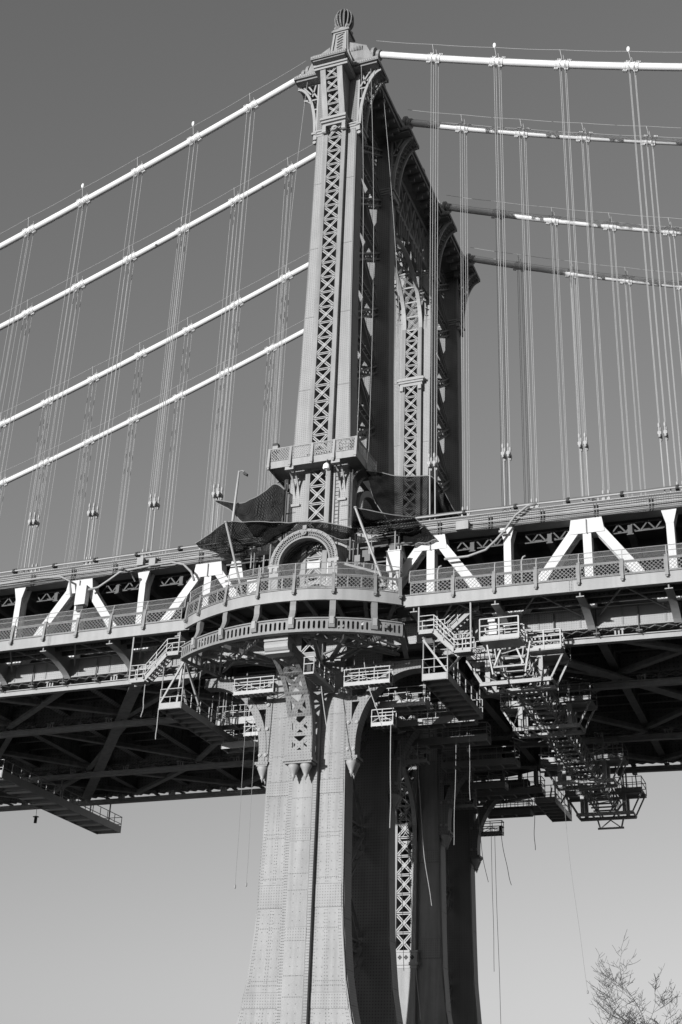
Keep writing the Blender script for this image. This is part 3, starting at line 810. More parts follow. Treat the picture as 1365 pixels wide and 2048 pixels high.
# ================================================================= MAIN CABLES
CN = ['outer cable beside the curved balcony', 'second cable in from the curved balcony', 'third cable in from the curved balcony', 'fourth cable in, outermost beyond the tower']
bm = MB()
bm.tube([(-.62,0,0), (-.55,0,0), (.55,0,0), (.62,0,0)], [.29,.325,.325,.29], 16)
for k, x in enumerate((-.54, -.42, -.30, .30, .42, .54)):
    bm.tube([(x-.02,0,0), (x+.02,0,0)], .36, 12)
    bm.box(x-.022, x+.022, -.08, .08, .34, .50); bm.box(x-.022, x+.022, -.08, .08, -.52, -.34)
    bm.tube([(x, -.12, .46), (x, .12, .46)], .035, 6); bm.tube([(x, -.12, -.47), (x, .12, -.47)], .035, 6)
for x in (-.2, .2): bm.tube([(x-.05,0,0), (x+.05,0,0)], .38, 14)
BAND = bm.mesh('cable_band', 'cable')
RNG = {0: (6, 5), 1: (7, 5), 2: (9, 6), 3: (10, 6)}
for ci in range(4):
    yc = YC[ci]
    T = thing('main_cable', {0: 'thick white main cable carried by the leg beside the curved balcony', 1: 'thick white main cable, second in from the curved balcony', 2: 'thick white main cable, third in from the curved balcony', 3: 'thick white main cable, fourth in and outermost beyond the tower'}[ci], 'cable', (0, yc, 87.8), 'main suspension cables')
    for s in (-1, 1):
        pts = [(s*x, yc, zc(s*x)) for x in ([2.6]+[4+i*2.5 for i in range(28 if s < 0 else 16)])]
        b = MB(); b.tube(pts, .285, 18); part('cable_body', b, 'cable', T, True)
        n = RNG[ci][0 if s < 0 else 1]
        for k in range(n):
            x = s*(X0+k*PN); q = ZL if s < 0 else ZR; sl_ = (q[1]+2*q[2]*abs(x))*s
            B = inst('cable_band', BAND, T, Matrix.Translation((x, yc, zc(x))) @ Matrix.Rotation(-math.atan(sl_), 4, 'Y'))
            ORG[B.name] = V((x, yc, zc(x)))
            zt = zc(x)
            b = MB(); tip = (x-.12, yc-.3, zt+1.35); b.tube([(x, yc-.3, zt+.3), tip], .03, 5)
            part('stanchion', b, 'rope', T); b = MB(); b.tube([(x+.1, yc+.3, zt+.3), (x-.0, yc+.3, zt+1.35)], .025, 5); part('stanchion', b, 'rope', T)
            if ci == 0 and ((s > 0 and k in (1, 3)) or (s < 0 and k in (1, 3))):
                b = MB(); b.lathe([(.05, zt+1.3), (.13, zt+1.4), (.14, zt+1.6), (.10, zt+1.75), (.03, zt+1.82)], (x-.12, yc-.3), 10); part('beacon_lamp', b, 'lamp', T, True)
        for yo, zo in ((-.3, 1.3), (.3, .75)):
            xs = [s*3.2]+[s*(X0+k*PN) for k in range(n)]
            xs.append(s*(X0+n*PN+3)); b = MB(); P = []
            for a, c in zip(xs, xs[1:]):
                for i in range(4):
                    t = i/4; x = a+(c-a)*t; P.append((x, yc+yo, zc(a)*(1-t)+zc(c)*t+zo-.25*t*(1-t)))
            b.tube(P, .018, 5); part('hand_rope', b, 'rope', T)
ORDW = ['first', 'second', 'third', 'fourth', 'fifth', 'sixth', 'seventh', 'eighth', 'ninth', 'tenth']
SK = MB(); SK.lathe([(.03, 0), (.09, .05), (.10, .35), (.06, .55), (.05, .75), (.085, .78), (.085, 1.0), (.03, 1.15)], (0, 0), 8)
SOCK = SK.mesh('socket', 'rope', smooth=True)
for ci in range(4):
    yc = YC[ci]
    for s in (-1, 1):
        n = RNG[ci][0 if s < 0 else 1]
        for k in range(n):
            x = s*(X0+k*PN); zt = zc(x); d_ = dz(x); zb = 41.8+d_; zs = 46.2+d_
            if zt < zb+1: continue
            sp_ = 'gantry-side' if s < 0 else 'scaffold-side'
            T = thing('suspender', 'four-rope suspender %s from the tower on the %s span, %s' % (ORDW[k], sp_, ['outer balcony-side cable', 'second cable in', 'third cable in', 'fourth cable in'][ci]), 'suspender', (x, yc, zb), 'wire suspenders hanging from the main cables')
            for dx in (-.20, .20):
                for dy in (-.33, .33):
                    b = MB(); lo = (x+dx*.95, yc+dy*.8, zs+.9); b.tube([(x+dx, yc+dy, zt), lo], .021, 5); part('wire_rope', b, 'rope', T)
            for dx in (-.19, .19):
                inst('socket', SOCK, T, Matrix.Translation((x+dx, yc-.28, zs)) ); inst('socket', SOCK, T, Matrix.Translation((x+dx, yc+.28, zs)))
                b = MB(); b.tube([(x+dx, yc, zb), (x+dx, yc-.1, zs+.1)], .05, 6); b.box(x+dx-.11, x+dx+.11, yc-.36, yc+.36, zs+.2, zs+.42)
                part('hanger_rod', b, 'rope', T)

# ================================================================= DECK SPANS
def hx(b, xa, xb, y0, y1, z0, z1):                  # box that follows the road's grade
    a, c = min(xa, xb), max(xa, xb)
    b.hexa([(a,y0,z0+dz(a)),(c,y0,z0+dz(c)),(c,y1,z0+dz(c)),(a,y1,z0+dz(a)),(a,y0,z1+dz(a)),(c,y0,z1+dz(c)),(c,y1,z1+dz(c)),(a,y1,z1+dz(a))])
    return b
FY, FB, FT = -4.0, 34.27, 35.02
STIF = MB().box(-.2, .2, -.04, .04, -.77, .77).mesh('stiffener', 'under')
for s, nk, lab in ((-1, 10, 'two-level steel bridge span with white trusses on the lone gantry side'), (1, 6, 'two-level steel bridge span with white trusses above the stacked work frames')):
    SP = thing('bridge_span', lab, 'bridge span', (s*20, 14, 34), 'suspended spans')
    xe = s*(X0+nk*PN)
    XK = [s*(X0+k*PN) for k in range(nk)]
    for ti in range(4):
        yc = YC[ti]; wm = 'white' if ti == 0 else 'steel'
        b = hx(MB(), s*3.0, xe, yc-.42, yc+.42, 40.95, 41.95); hx(b, s*3.0, xe, yc-.5, yc+.5, 41.95, 42.02); hx(b, s*3.0, xe, yc-.5, yc+.5, 40.86, 40.95)
        TC = part('top_chord', b, 'plate_r' if ti == 0 else 'rivet_steel', SP)
        b = hx(MB(), s*3.0, xe, yc-.38, yc+.38, 33.3, 34.55); hx(b, s*3.0, xe, yc-.48, yc+.48, 33.2, 33.3); hx(b, s*3, xe, yc-.48, yc+.48, 34.55, 34.62)
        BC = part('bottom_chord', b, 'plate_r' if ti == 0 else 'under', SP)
        if ti == 0:
            for k in range(nk*2):
                x = s*(X0+(k-.5)*PN/2+.6); d_ = dz(x)
                part('splice_angle', MB().box(x-.05, x+.05, yc-.42, yc-.38, 33.32+d_, 34.52+d_), 'steel', BC)
        b = MB()                                      # lattice soffit lacing of the bottom chord
        x = 8.2
        while x < abs(xe)-1:
            d_ = dz(s*x); b.bar((s*x, yc-.4, 33.12+d_), (s*(x+.8), yc+.4, 33.12+d_), .09, .07); b.bar((s*x, yc+.4, 33.12+d_), (s*(x+.8), yc-.4, 33.12+d_), .09, .07); x += .8
        part('chord_lacing', b, 'under', BC)
        for k, x in enumerate(XK):
            d_ = dz(x); zt, zb = 40.86+d_, 34.6+d_
            if k % 2 == 0:
                b = MB(); b.hexa([(x-1.15, yc-.46, zt-1.05), (x+1.15, yc-.46, zt-1.05), (x+1.15, yc+.46, zt-1.05), (x-1.15, yc+.46, zt-1.05), (x-1.0, yc-.46, zt-.02), (x+1.0, yc-.46, zt-.02), (x+1.0, yc+.46, zt-.02), (x-1.0, yc+.46, zt-.02)])
                part('gusset', b, wm, SP)
                for e in (-1, 1):
                    f = V((x+e*.75, yc, zt-.75)); t = V((x+e*(PN-.55), yc, zb+.0+dz(x+e*PN)-d_))
                    b = MB()
                    for yo in (-.3, .3): b.bar(f+V((0,yo,0)), t+V((0,yo,0)), .2, .60, up=(0,1,0)) if False else b.bar(f+V((0,yo,0)), t+V((0,yo,0)), .22, .62)
                    dd = (t-f); m_ = 12
                    nn = V((dd.z, 0, -dd.x)).normalized()*.27
                    for i in range(m_):
                        a, c = f+dd*i/m_, f+dd*(i+1)/m_; yo = .24 if i % 2 else -.24
                        for q in (nn, -nn): b.bar(a+q+V((0,yo,0)), c+q+V((0,-yo,0)), .05, .05)
                    part('diagonal', b, wm, SP)
                b = MB()
                for yo in (-.3, .3): b.box(x-.27, x+.27, yc+yo-.1, yc+yo+.1, zb, zt-1.0)
                part('post', b, wm, SP)
                if ti == 0: part('hand_bar', MB().bar((x, yc-.52, zt-1.1), (x, yc-.52, zt-.1), .06, .06), 'steel', SP)
            else:
                b = MB()
                for yo in (-.3, .3):
                    b.box(x-.24, x+.24, yc+yo-.1, yc+yo+.1, zb, zt-.95)
                    b.hexa([(x-.24, yc+yo-.11, zt-.95), (x+.24, yc+yo-.11, zt-.95), (x+.24, yc+yo+.11, zt-.95), (x-.24, yc+yo+.11, zt-.95), (x-.48, yc+yo-.11, zt-.02), (x+.48, yc+yo-.11, zt-.02), (x+.48, yc+yo+.11, zt-.02), (x-.48, yc+yo+.11, zt-.02)])
                part('post', b, wm, SP)
    # upper road: slab, cross beams, lattice struts
    for (ya, yb) in ((.5, 8.0), (21.25, 28.75)):
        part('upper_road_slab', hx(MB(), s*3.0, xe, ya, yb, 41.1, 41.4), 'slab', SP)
        for y in (ya+1.2, (ya+yb)/2, yb-1.2):
            part('upper_stringer', hx(MB(), s*3.0, xe, y-.12, y+.12, 40.55, 41.1), 'dark_steel', SP)
        for k in range(nk*2):
            x = s*(X0+k*PN/2); d_ = dz(x)
            b = MB(); b.box(x-.14, x+.14, ya, yb, 39.9+d_, 40.5+d_); b.box(x-.22, x+.22, ya, yb, 39.82+d_, 39.9+d_)
            part('upper_floor_beam', b, 'dark_steel', SP)
        for k in range(nk):
            x = s*(X0+k*PN); x2 = x+s*PN; d_ = dz(x)
            b = MB(); m_ = 8
            for (za, zb_) in ((40.72, 40.8), (40.1, 40.18)): b.box(*sorted((x+s*.9, x2-s*.6)), ya+.35, ya+.45, za+d_, zb_+d_)
            for i in range(m_):
                a, c = x+s*.9+(x2-x-s*1.5)*i/m_, x+s*.9+(x2-x-s*1.5)*(i+1)/m_
                z1_, z2_ = (40.15, 40.75) if i % 2 else (40.75, 40.15)
                b.bar((a, ya+.4, z1_+d_), (c, ya+.4, z2_+d_), .09, .09)
            part('lattice_strut', b, 'dark_steel', SP)
            b = MB(); b.bar((x, ya+.3, 38.2+d_), (x2, yb-.3, 40.0+d_), .3, .3); part('sway_brace', b, 'dark_steel', SP)
    # lower floor: beams, stringers, slabs with daylight slots
    for k in range(nk):
        x = XK[k]; d_ = dz(x)
        b = MB(); b.box(x-.10, x+.10, .4, 28.9, 33.55+d_, 35.15+d_); b.box(x-.28, x+.28, .4, 28.9, 33.47+d_, 33.55+d_)
        FBm = part('floor_beam', b, 'under', SP)
        for i in range(18): inst('stiffener', STIF, FBm, Matrix.Translation((x, 1.24+i*1.6, 34.32+d_)))
    for y in [1.0, 2.5, 3.9, 5.4, 7.2, 9.9, 12.0, 14.1, 16.2, 18.3, 20.0, 22.2, 23.8, 25.3, 26.9, 28.3]:
        b = hx(MB(), s*3.0, xe, y-.07, y+.07, 34.55, 35.2); hx(b, s*3.0, xe, y-.16, y+.16, 34.47, 34.55)
        part('stringer', b, 'under', SP)
    for (ya, yb) in ((.45, 1.1), (1.35, 3.55), (3.95, 5.25), (5.6, 8.05), (9.0, 20.25), (21.2, 23.6), (23.95, 25.2), (25.5, 27.6), (27.9, 28.85)):
        x = s*3.0; i = 0
        while abs(x) < abs(xe):
            x2 = x+s*PN*.98
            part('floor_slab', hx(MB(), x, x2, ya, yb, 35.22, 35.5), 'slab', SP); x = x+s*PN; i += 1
    # lateral bracing in plan
    def lat(xa, ya, xb, yb, z=33.0, wd=.42):
        b = MB(); b.bar((xa, ya, z+dz(xa)), (xb, yb, z+dz(xb)), wd, .12); b.bar((xa, ya, z+.2+dz(xa)), (xb, yb, z+.2+dz(xb)), .1, .3); part('lateral_brace', b, 'plate', SP)
    for k in range(0, nk-1, 2):
        a, c = s*(X0+k*PN), s*(X0+(k+2)*PN)
        for (ya, yb) in ((.4, 8.2), (20.9, 29)):
            lat(a, ya, c, yb); lat(a, yb, c, ya, 33.16)
        lat(a, 8.8, c, 20.5); lat(c, 8.8, a, 20.5, 33.16)
    for k in range(1, nk-3, 4): lat(s*(X0+k*PN), .5, s*(X0+(k+4)*PN), 29, 32.84, .85)
    # traveller rails under every truss
    for ti in range(4):
        yc = YC[ti]; b = hx(MB(), s*(8.6 if s < 0 else 9), xe, yc-.06, yc+.06, 32.42, 32.72); hx(b, s*(8.6 if s < 0 else 9), xe, yc-.20, yc+.20, 32.36, 32.42); hx(b, s*8.6, xe, yc-.2, yc+.2, 32.72, 32.78)
        RL = part('traveller_rail', b, 'fascia', SP)
        for k in range(nk):
            x = s*(X0+k*PN+1.6); d_ = dz(x); b = MB()
            for e in (-.22, 0, .22): b.box(x+e-.05, x+e+.05, yc-.16, yc+.16, 32.78+d_, 33.18+d_)
            b.box(x-.35, x+.35, yc-.2, yc+.2, 33.08+d_, 33.19+d_)
            part('rail_hanger', b, 'fascia', RL)
            for xx in (x+s*1.3, x-s*1.3):
                b = MB(); b.tube([(xx, yc-.52, 32.7+dz(xx)), (xx, yc-.52, 34.4+dz(xx))], .045, 6); b.box(xx-.2, xx+.2, yc-.6, yc-.2, 32.78+dz(xx), 32.86+dz(xx)); part('drop_pipe', b, 'pipe', RL)
    # cantilever brackets, walkway
    for k, x in enumerate(XK):
        d_ = dz(x); n = 12; b = MB()
        A = [(-.45-3.45*(i/n), 33.2+.80*math.sin(R(90)*min(1, i/n*1.15))**.8) for i in range(n+1)]
        B = [(u, 34.7) for u, v in A]
        b.strip(A, B, lambda u, v, sd: (x-.04+.08*sd, u, v+d_)); BR = part('cantilever_bracket', b, 'steel', SP)
        b = MB(); A2 = [(u, v-.06) for u, v in A]
        b.strip(A, A2, lambda u, v, sd: (x-.24+.48*sd, u, v+d_)); part('bracket_flange', b, 'fascia', BR)
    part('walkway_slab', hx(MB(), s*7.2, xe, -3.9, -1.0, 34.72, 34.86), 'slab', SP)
    for y in (-3.3, -2.4, -1.5): part('walkway_stringer', hx(MB(), s*7.4, xe, y-.06, y+.06, 34.45, 34.72), 'under', SP)
    for k in range(nk):
        x = s*(X0+k*PN); b = MB()
        for e in (-1, 1): b.bar((x+s*PN*.5+e*.12, -3.85, 34.3+dz(x)), (x+s*PN*.5+e*2.1, -.55, 34.0+dz(x)), .09, .09)
        part('walkway_strut', b, 'steel', SP)
    x = s*7.75; i = 0
    cuts = [7.75]+[X0+PN*(.93+1*j) for j in range(1, nk+1, 2)]
    for a, c in zip(cuts, cuts[1:]):
        b = hx(MB(), s*(a+.006), s*(c-.006), FY-.02, FY+.02, FB, FT); hx(b, s*(a+.006), s*(c-.006), FY-.14, FY+.1, FB-.04, FB); hx(b, s*(a+.006), s*(c-.006), FY-.12, FY+.1, FT, FT+.035)
        FP = part('fascia_plate', b, 'fascia', SP)
        b = MB()
        for q in range(2):
            for r_ in range(7):
                for e in (.08, .2): rivet(b, s*(c-e), FY-.021, FB+.08+r_*.1+dz(s*c), .025, .02)
        part('rivet_row', b, 'rivet', FP)
    b = MB(); A = [(7.75-1.0*math.sin(R(90)*i/8), FY+1.0*(1-math.cos(R(90)*i/8))) for i in range(9)]   # rounded return at the tower end
    B = [(u, v+.05) for u, v in A]
    b.strip(A, B, lambda u, v, sd: (s*u, v, FB+(FT-FB)*sd)); part('fascia_return', b, 'fascia', SP)
    # pipes, conduits and their brackets on the near top chord
    for (zz, yo, r_, mt) in ((42.42, -.35, .075, 'pipe'), (42.22, -.62, .06, 'rope'), (41.78, -.66, .035, 'pipe'), (41.62, -.66, .035, 'pipe'), (41.32, -.66, .05, 'galv'), (41.05, -.66, .03, 'pipe'), (40.92, -.68, .04, 'pipe')):
        P = [(s*xx, yo+.015*math.sin(xx*2.1+zz), zz+dz(s*xx)+.015*math.sin(xx*1.3+zz*7)) for xx in [4.5+1.3*i for i in range(int((abs(xe)-4.5)/1.3)+1)]]
        b = MB(); b.tube(P, r_, 6); part('conduit', b, mt, SP, True)
    for i in range(nk*3):
        x = s*(5.4+i*1.75); d_ = dz(x); b = MB()
        if abs(x) > abs(xe)-.5: break
        if i % 2 == 0:
            for e in (-.09, .09): b.box(x+e-.025, x+e+.025, -.64, -.5, 40.85+d_, 41.75+d_)
            part('conduit_bracket', b, 'pipe', SP)
        else:
            b.box(x-.12, x+.12, -.72, -.3, 42.1+d_, 42.2+d_); b.box(x-.1, x+.1, -.45, -.25, 42.0+d_, 42.52+d_); b.tube([(x, -.66, 42.12+d_), (x, -.66, 42.35+d_)], .1, 8)
            part('pipe_clamp', b, 'dark', SP)
    # junction boxes and swan-neck pipes
    def boxat(x, z, w_, h_, mt='fascia', nm='junction_box', y=-.95, dp=.4):
        part(nm, MB().box(x-w_/2, x+w_/2, y, y+dp, z-h_/2+dz(x), z+h_/2+dz(x)), mt, SP)
    if s > 0:
        boxat(10.6, 41.15, .85, .62); 
        b = MB(); b.tube([(15.6, -.75, 41.9), (15.0, -.8, 41.8), (14.2, -.85, 41.2), (13.6, -.9, 40.35), (12.9, -1.0, 39.5), (12.2, -1.0, 38.9), (11.0, -1.0, 38.6), (9.4, -1.0, 38.6)], .085, 8); part('swan_neck_pipe', b, 'galv', SP, True)
        b = MB(); b.box(13.1, 13.55, -1.0, -.7, 40.05, 40.2); part('pipe_bracket', b, 'galv', SP)
        for x in (9.0, 14.6): 
            b = MB(); b.tube([(x, -1.2, 35.0), (x, -1.2, 37.7), (x+.12, -1.25, 37.95), (x+.3, -1.3, 38.0)], .06, 8); part('vent_pipe', b, 'galv', SP, True)
    else:
        boxat(-13.6, 41.45, .5, .6); boxat(-12.6, 41.3, .5, .6); boxat(-18.2, 39.3+.02, .85, 1.5, 'white', 'equipment_cabinet', -1.05, .5)
        boxat(-18.2, 38.3, .6, .35, 'dark', 'cabinet_vent', -.95, .35)
        b = MB(); b.tube([(-9.0, -1.0, 39.3), (-9.3, -1.0, 40.0), (-10.0, -.95, 40.7), (-11.0, -.9, 41.0), (-12.6, -.85, 41.0), (-14.0, -.85, 40.9), (-15.2, -.9, 40.75), (-16.0, -.95, 40.2), (-16.8, -1.0, 39.7), (-17.6, -1.0, 39.6)], .085, 8); part('swan_neck_pipe', b, 'galv', SP, True)
        b = MB(); b.tube([(-30, -.8, 41.2), (-26, -.85, 41.05), (-22, -.9, 41.1), (-20.2, -.95, 41.0), (-19.3, -1.0, 40.5), (-19.0, -1.0, 39.2)], .085, 8); part('swan_neck_pipe', b, 'galv', SP, True)
        b = MB(); b.tube([(-13.9, -.8, 39.9), (-14.0, -1.4, 40.35), (-14.3, -2.0, 40.4)], .05, 6); b.lathe([(.06, 40.5), (.2, 40.42), (.24, 40.3), (.05, 40.22)], (-14.35, -2.1), 10); part('lamp_head', b, 'galv', SP)

# ================================================================= WALKWAY RAILINGS
RP = diamond_panel('grille_panel', 2.36, .78, .25, .027, 'steel')
pmb = MB()                                             # ornamental post, origin at foot, outer face towards -Y
pmb.hexa([(-.09,-.20,-.28),(.09,-.20,-.28),(.09,-.02,-.28),(-.09,-.02,-.28),(-.09,-.16,.30),(.09,-.16,.30),(.09,.04,.30),(-.09,.04,.30)])
pmb.hexa([(-.09,-.16,.30),(.09,-.16,.30),(.09,.04,.30),(-.09,.04,.30),(-.10,-.08,.98),(.10,-.08,.98),(.10,.10,.98),(-.10,.10,.98)])
pmb.box(-.11,.11,-.10,.12,.98,1.05); pmb.box(-.10,.10,-.26,-.04,-.34,-.24); pmb.box(-.06,.06,-.22,-.06,-.44,-.34)
POST = pmb.mesh('post', 'steel')
def fence_bay(T, p, q, z0, z1):                       # chain link between two fence posts, slightly leaning in
    p, q = V(p), V(q)
    b = MB(); b.surf(lambda u, v: p+(q-p)*u+V((0,0,z0+(z1-z0)*v)), 2, 2); part('chain_link', b, 'link', T)
for s, nb, lab in ((-1, 19, 'straight walkway railing with diamond grilles on the lone gantry side'), (1, 9, 'straight walkway railing with diamond grilles above the stacked work frames')):
    T = thing('walkway_railing', lab, 'railing', (s*16, FY, FT), 'walkway railings')
    xs = [s*(X0+PN/2*i) for i in range(0, nb)]
    xs[0] = s*7.95
    for i, x in enumerate(xs):
        z = FT+.03+dz(x)
        if i: inst('post', POST, T, Matrix.Translation((x, FY, z)))
        b = MB(); b.tube([(x+.02, FY+.06, z+.9), (x+.02, FY+.07, z+1.45), (x+.02, FY+.22, z+1.78)], .032, 6); part('fence_post', b, 'alu', T)
    for a, c in zip(xs, xs[1:]):
        l, r_ = sorted((a, c)); W = r_-l-.22
        sh = Matrix.Identity(4); sh[2][0] = (dz(r_)-dz(l))/(r_-l)
        inst('grille_panel', RP, T, Matrix.Translation((l+.11, FY-.02, FT+.08+dz(l))) @ sh @ Matrix.Diagonal((W/2.36, 1, 1, 1)))
        b = MB(); b.surf(lambda u, v: (l+(r_-l)*u, FY+.06+.15*max(0, v-.6)/.4, FT+.95+.83*v+dz(l)+(dz(r_)-dz(l))*u), 2, 4); part('chain_link', b, 'link', T)
    for zz, yo, r_ in ((.93, -.0, .05), (1.40, .06, .02), (1.8, .20, .022)):
        P = [(x, FY+yo, FT+zz+dz(x)) for x in xs]; b = MB(); b.tube(P, r_, 6); part('rail', b, 'galv' if r_ < .04 else 'steel', T)

# ================================================================= CURVED BALCONY
BR_, BCY = 12.5, -6.75+12.5
def bal(a, r=BR_): return (r*math.sin(a), BCY-r*math.cos(a))       # angle from the -Y axis
AEND = math.asin(7.55/BR_)
T = thing('curved_balcony', 'bowed steel balcony with grille railing wrapping the tower at walkway level', 'balcony', (0, -4, 32))
n = 30
AA = [-AEND+2*AEND*i/n for i in range(n+1)]
def band(r0, r1, z0, z1, a0=-AEND, a1=AEND, m_=30):
    b = MB(); A = [bal(a0+(a1-a0)*i/m_, r0) for i in range(m_+1)]; B = [bal(a0+(a1-a0)*i/m_, r1) for i in range(m_+1)]
    b.strip(A, B, lambda u, v, sd: (u, v, z0+(z1-z0)*sd)); return b
b = band(BR_, BR_-.05, FB, FT); part('fascia', b, 'fascia', T)
part('fascia_flange', band(BR_+.1, BR_-.1, FB-.05, FB), 'fascia', T); part('fascia_flange', band(BR_+.08, BR_-.1, FT, FT+.04), 'fascia', T)
b = MB()                                               # floor plate out to the arc
for a0, a1 in zip(AA, AA[1:]):
    p, q = bal(a0, BR_-.06), bal(a1, BR_-.06); b.hexa([(p[0],p[1],34.72),(q[0],q[1],34.72),(q[0],-1.02,34.72),(p[0],-1.02,34.72),(p[0],p[1],34.86),(q[0],q[1],34.86),(q[0],-1.02,34.86),(p[0],-1.02,34.86)])
part('floor', b, 'slab', T)
for i in range(9):
    a = -AEND*.95+AEND*1.9*i/8; p = bal(a, BR_-.08); x = p[0]
    b = MB(); b.bar((x, p[1], 34.5), (x*.75, -.9, 34.5), .1, .42); b.bar((x, p[1], 34.3), (x*.75, -.9, 34.3), .26, .05); part('floor_joist', b, 'under', T)
for y in (-2.2, -3.6): part('floor_joist', MB().box(-6.6, 6.6, y-.06, y+.06, 34.42, 34.68), 'under', T)
RPA = diamond_panel('grille_panel', .82, .78, .25, .027, 'steel')
aps = [math.asin(x/BR_) for x in (-7.45, -6.1, -3.7, -1.23, 1.23, 3.7, 6.1, 7.45)]
for a in aps:
    p = bal(a); inst('post', POST, T, Matrix.Translation((p[0], p[1], FT+.03)) @ Matrix.Rotation(a, 4, 'Z'))
    b = MB(); c = bal(a, BR_-.06); b.tube([(c[0], c[1], FT+.95), (c[0], c[1], FT+1.85)], .034, 6); part('fence_post', b, 'alu', T)
for a0, a1 in zip(aps, aps[1:]):
    m_ = 3 if a1-a0 > .15 else 2
    for i in range(m_):
        b0, b1 = a0+(a1-a0)*i/m_, a0+(a1-a0)*(i+1)/m_
        p, q = bal(b0, BR_+.02), bal(b1, BR_+.02); L_ = math.dist(p, q); an = math.atan2(q[1]-p[1], q[0]-p[0])
        inst('grille_panel', RPA, T, Matrix.Translation((p[0], p[1], FT+.1)) @ Matrix.Rotation(an, 4, 'Z') @ Matrix.Diagonal((L_/.82, 1, 1, 1)))
    b = MB(); b.surf(lambda u, v: (*bal(a0+(a1-a0)*u, BR_-.06), FT+.98+.85*v), 6, 2); part('chain_link', b, 'link', T)
for zz, ro, r_ in ((.95, 0, .055), (1.40, -.06, .02), (1.83, -.06, .026)):
    b = MB(); b.tube([(*bal(-AEND+2*AEND*i/40, BR_+ro), FT+zz) for i in range(41)], r_, 6); part('rail', b, 'galv' if r_ < .04 else 'steel', T)
# lower ring girder with oblong holes
RG = BR_+.12; zr0, zr1 = 32.05, 33.0
def ring_cell(b, a0, a1, r0=RG, r1=RG-.06, z0=zr0+.1, z1=zr1-.08):
    am = (a0+a1)/2; ha = (a1-a0)/2*.52; hz = (z1-z0)/2*.72; zm = (z0+z1)/2
    inner = [(am+ha*math.cos(t), zm+hz*.55*(1 if math.sin(t) > 0 else -1)+hz*.45*math.sin(t)) for t in [R(22.5+45*i) for i in range(8)]]
    outer = [(a1, zm+(z1-z0)*.25), (am+(a1-a0)*.25, z1), (am-(a1-a0)*.25, z1), (a0, zm+(z1-z0)*.25), (a0, zm-(z1-z0)*.25), (am-(a1-a0)*.25, z0), (am+(a1-a0)*.25, z0), (a1, zm-(z1-z0)*.25)]
    cor = {0: (a1, z1), 2: (a0, z1), 4: (a0, z0), 6: (a1, z0)}
    o = len(b.v)
    for r in (r0, r1):
        for P in (inner, outer):
            for a, z in P: b.v.append((*bal(a, r), z))
        for k in (0, 2, 4, 6): b.v.append((*bal(cor[k][0], r), cor[k][1]))
    st = 20
    for l, base in ((0, o), (1, o+st)):
        for i in range(8):
            j = (i+1) % 8; f = (base+i, base+8+i, base+8+j, base+j)
            b.f.append(f if l == 0 else f[::-1])
        for q, k in enumerate((0, 2, 4, 6)):
            f = (base+8+k, base+16+q, base+8+(k+1) % 8); b.f.append(f if l == 0 else f[::-1])
    for i in range(8):
        j = (i+1) % 8; b.f.append((o+i, o+j, o+st+j, o+st+i))
arcs = [-AEND]+aps[1:-1]+[AEND]
for a0, a1 in zip(arcs, arcs[1:]):
    nn_ = max(3, round((a1-a0)*BR_/.30)); b = MB()
    for i in range(nn_): ring_cell(b, a0+(a1-a0)*i/nn_, a0+(a1-a0)*(i+1)/nn_)
    part('pierced_girder', b, 'steel', T)
for (e0, e1, z0, z1) in ((.1, -.3, zr0, zr0+.1), (.1, -.3, zr1-.08, zr1)):
    part('girder_flange', band(RG+e0, RG+e1, z0, z1), 'steel', T)
for s in (-1, 1):                                      # return sides of the ring girder
    p = bal(s*AEND, RG); b = MB(); 
    b.bar((p[0], p[1]+.08, zr0+.05), (s*6.7, -.4, zr0+.05), .3, .1); b.bar((p[0], p[1]+.08, zr1-.05), (s*6.7, -.4, zr1-.05), .3, .1)
    for i in range(9):
        t = i/8; x, y = p[0]+(s*6.7-p[0])*t, p[1]+.08+(-.4-p[1]-.08)*t; b.box(x-.05, x+.05, y-.06, y+.06, zr0+.1, zr1-.1)
    part('side_girder', b, 'steel', T)
for a in aps[1:-1]:                                    # consoles between girder and balcony
    b = MB(); tab = [(34.22, .02, .30), (33.9, .06, .32), (33.6, .04, .26), (33.35, .10, .20), (33.1, .22, .2), (32.85, .34, .3), (32.45, .34, .36), (32.3, .28, .34)]
    A = [(o_, z) for z, o_, th in tab]; B = [(o_-th, z) for z, o_, th in tab]
    ca, sa = math.cos(a), math.sin(a)
    def cf(u, v, sd):
        x, y = bal(a, BR_+u); w_ = -.19+.38*sd; return (x+ca*w_, y+sa*w_, v)
    b.strip(A, B, cf); part('console', b, 'steel', T)
    b = MB(); x, y = bal(a, BR_+.36); 
    b.hexa([tuple(V((x+ca*dx-sa*dy*-1*0, y+sa*dx+dy*0, 0))+V((sa*d2, -ca*d2, zz))) for zz in (32.5, 33.0) for dx, d2 in ((-.13,.03),(.13,.03),(.13,-.02),(-.13,-.02))]); part('console_block', b, 'lattice', T)
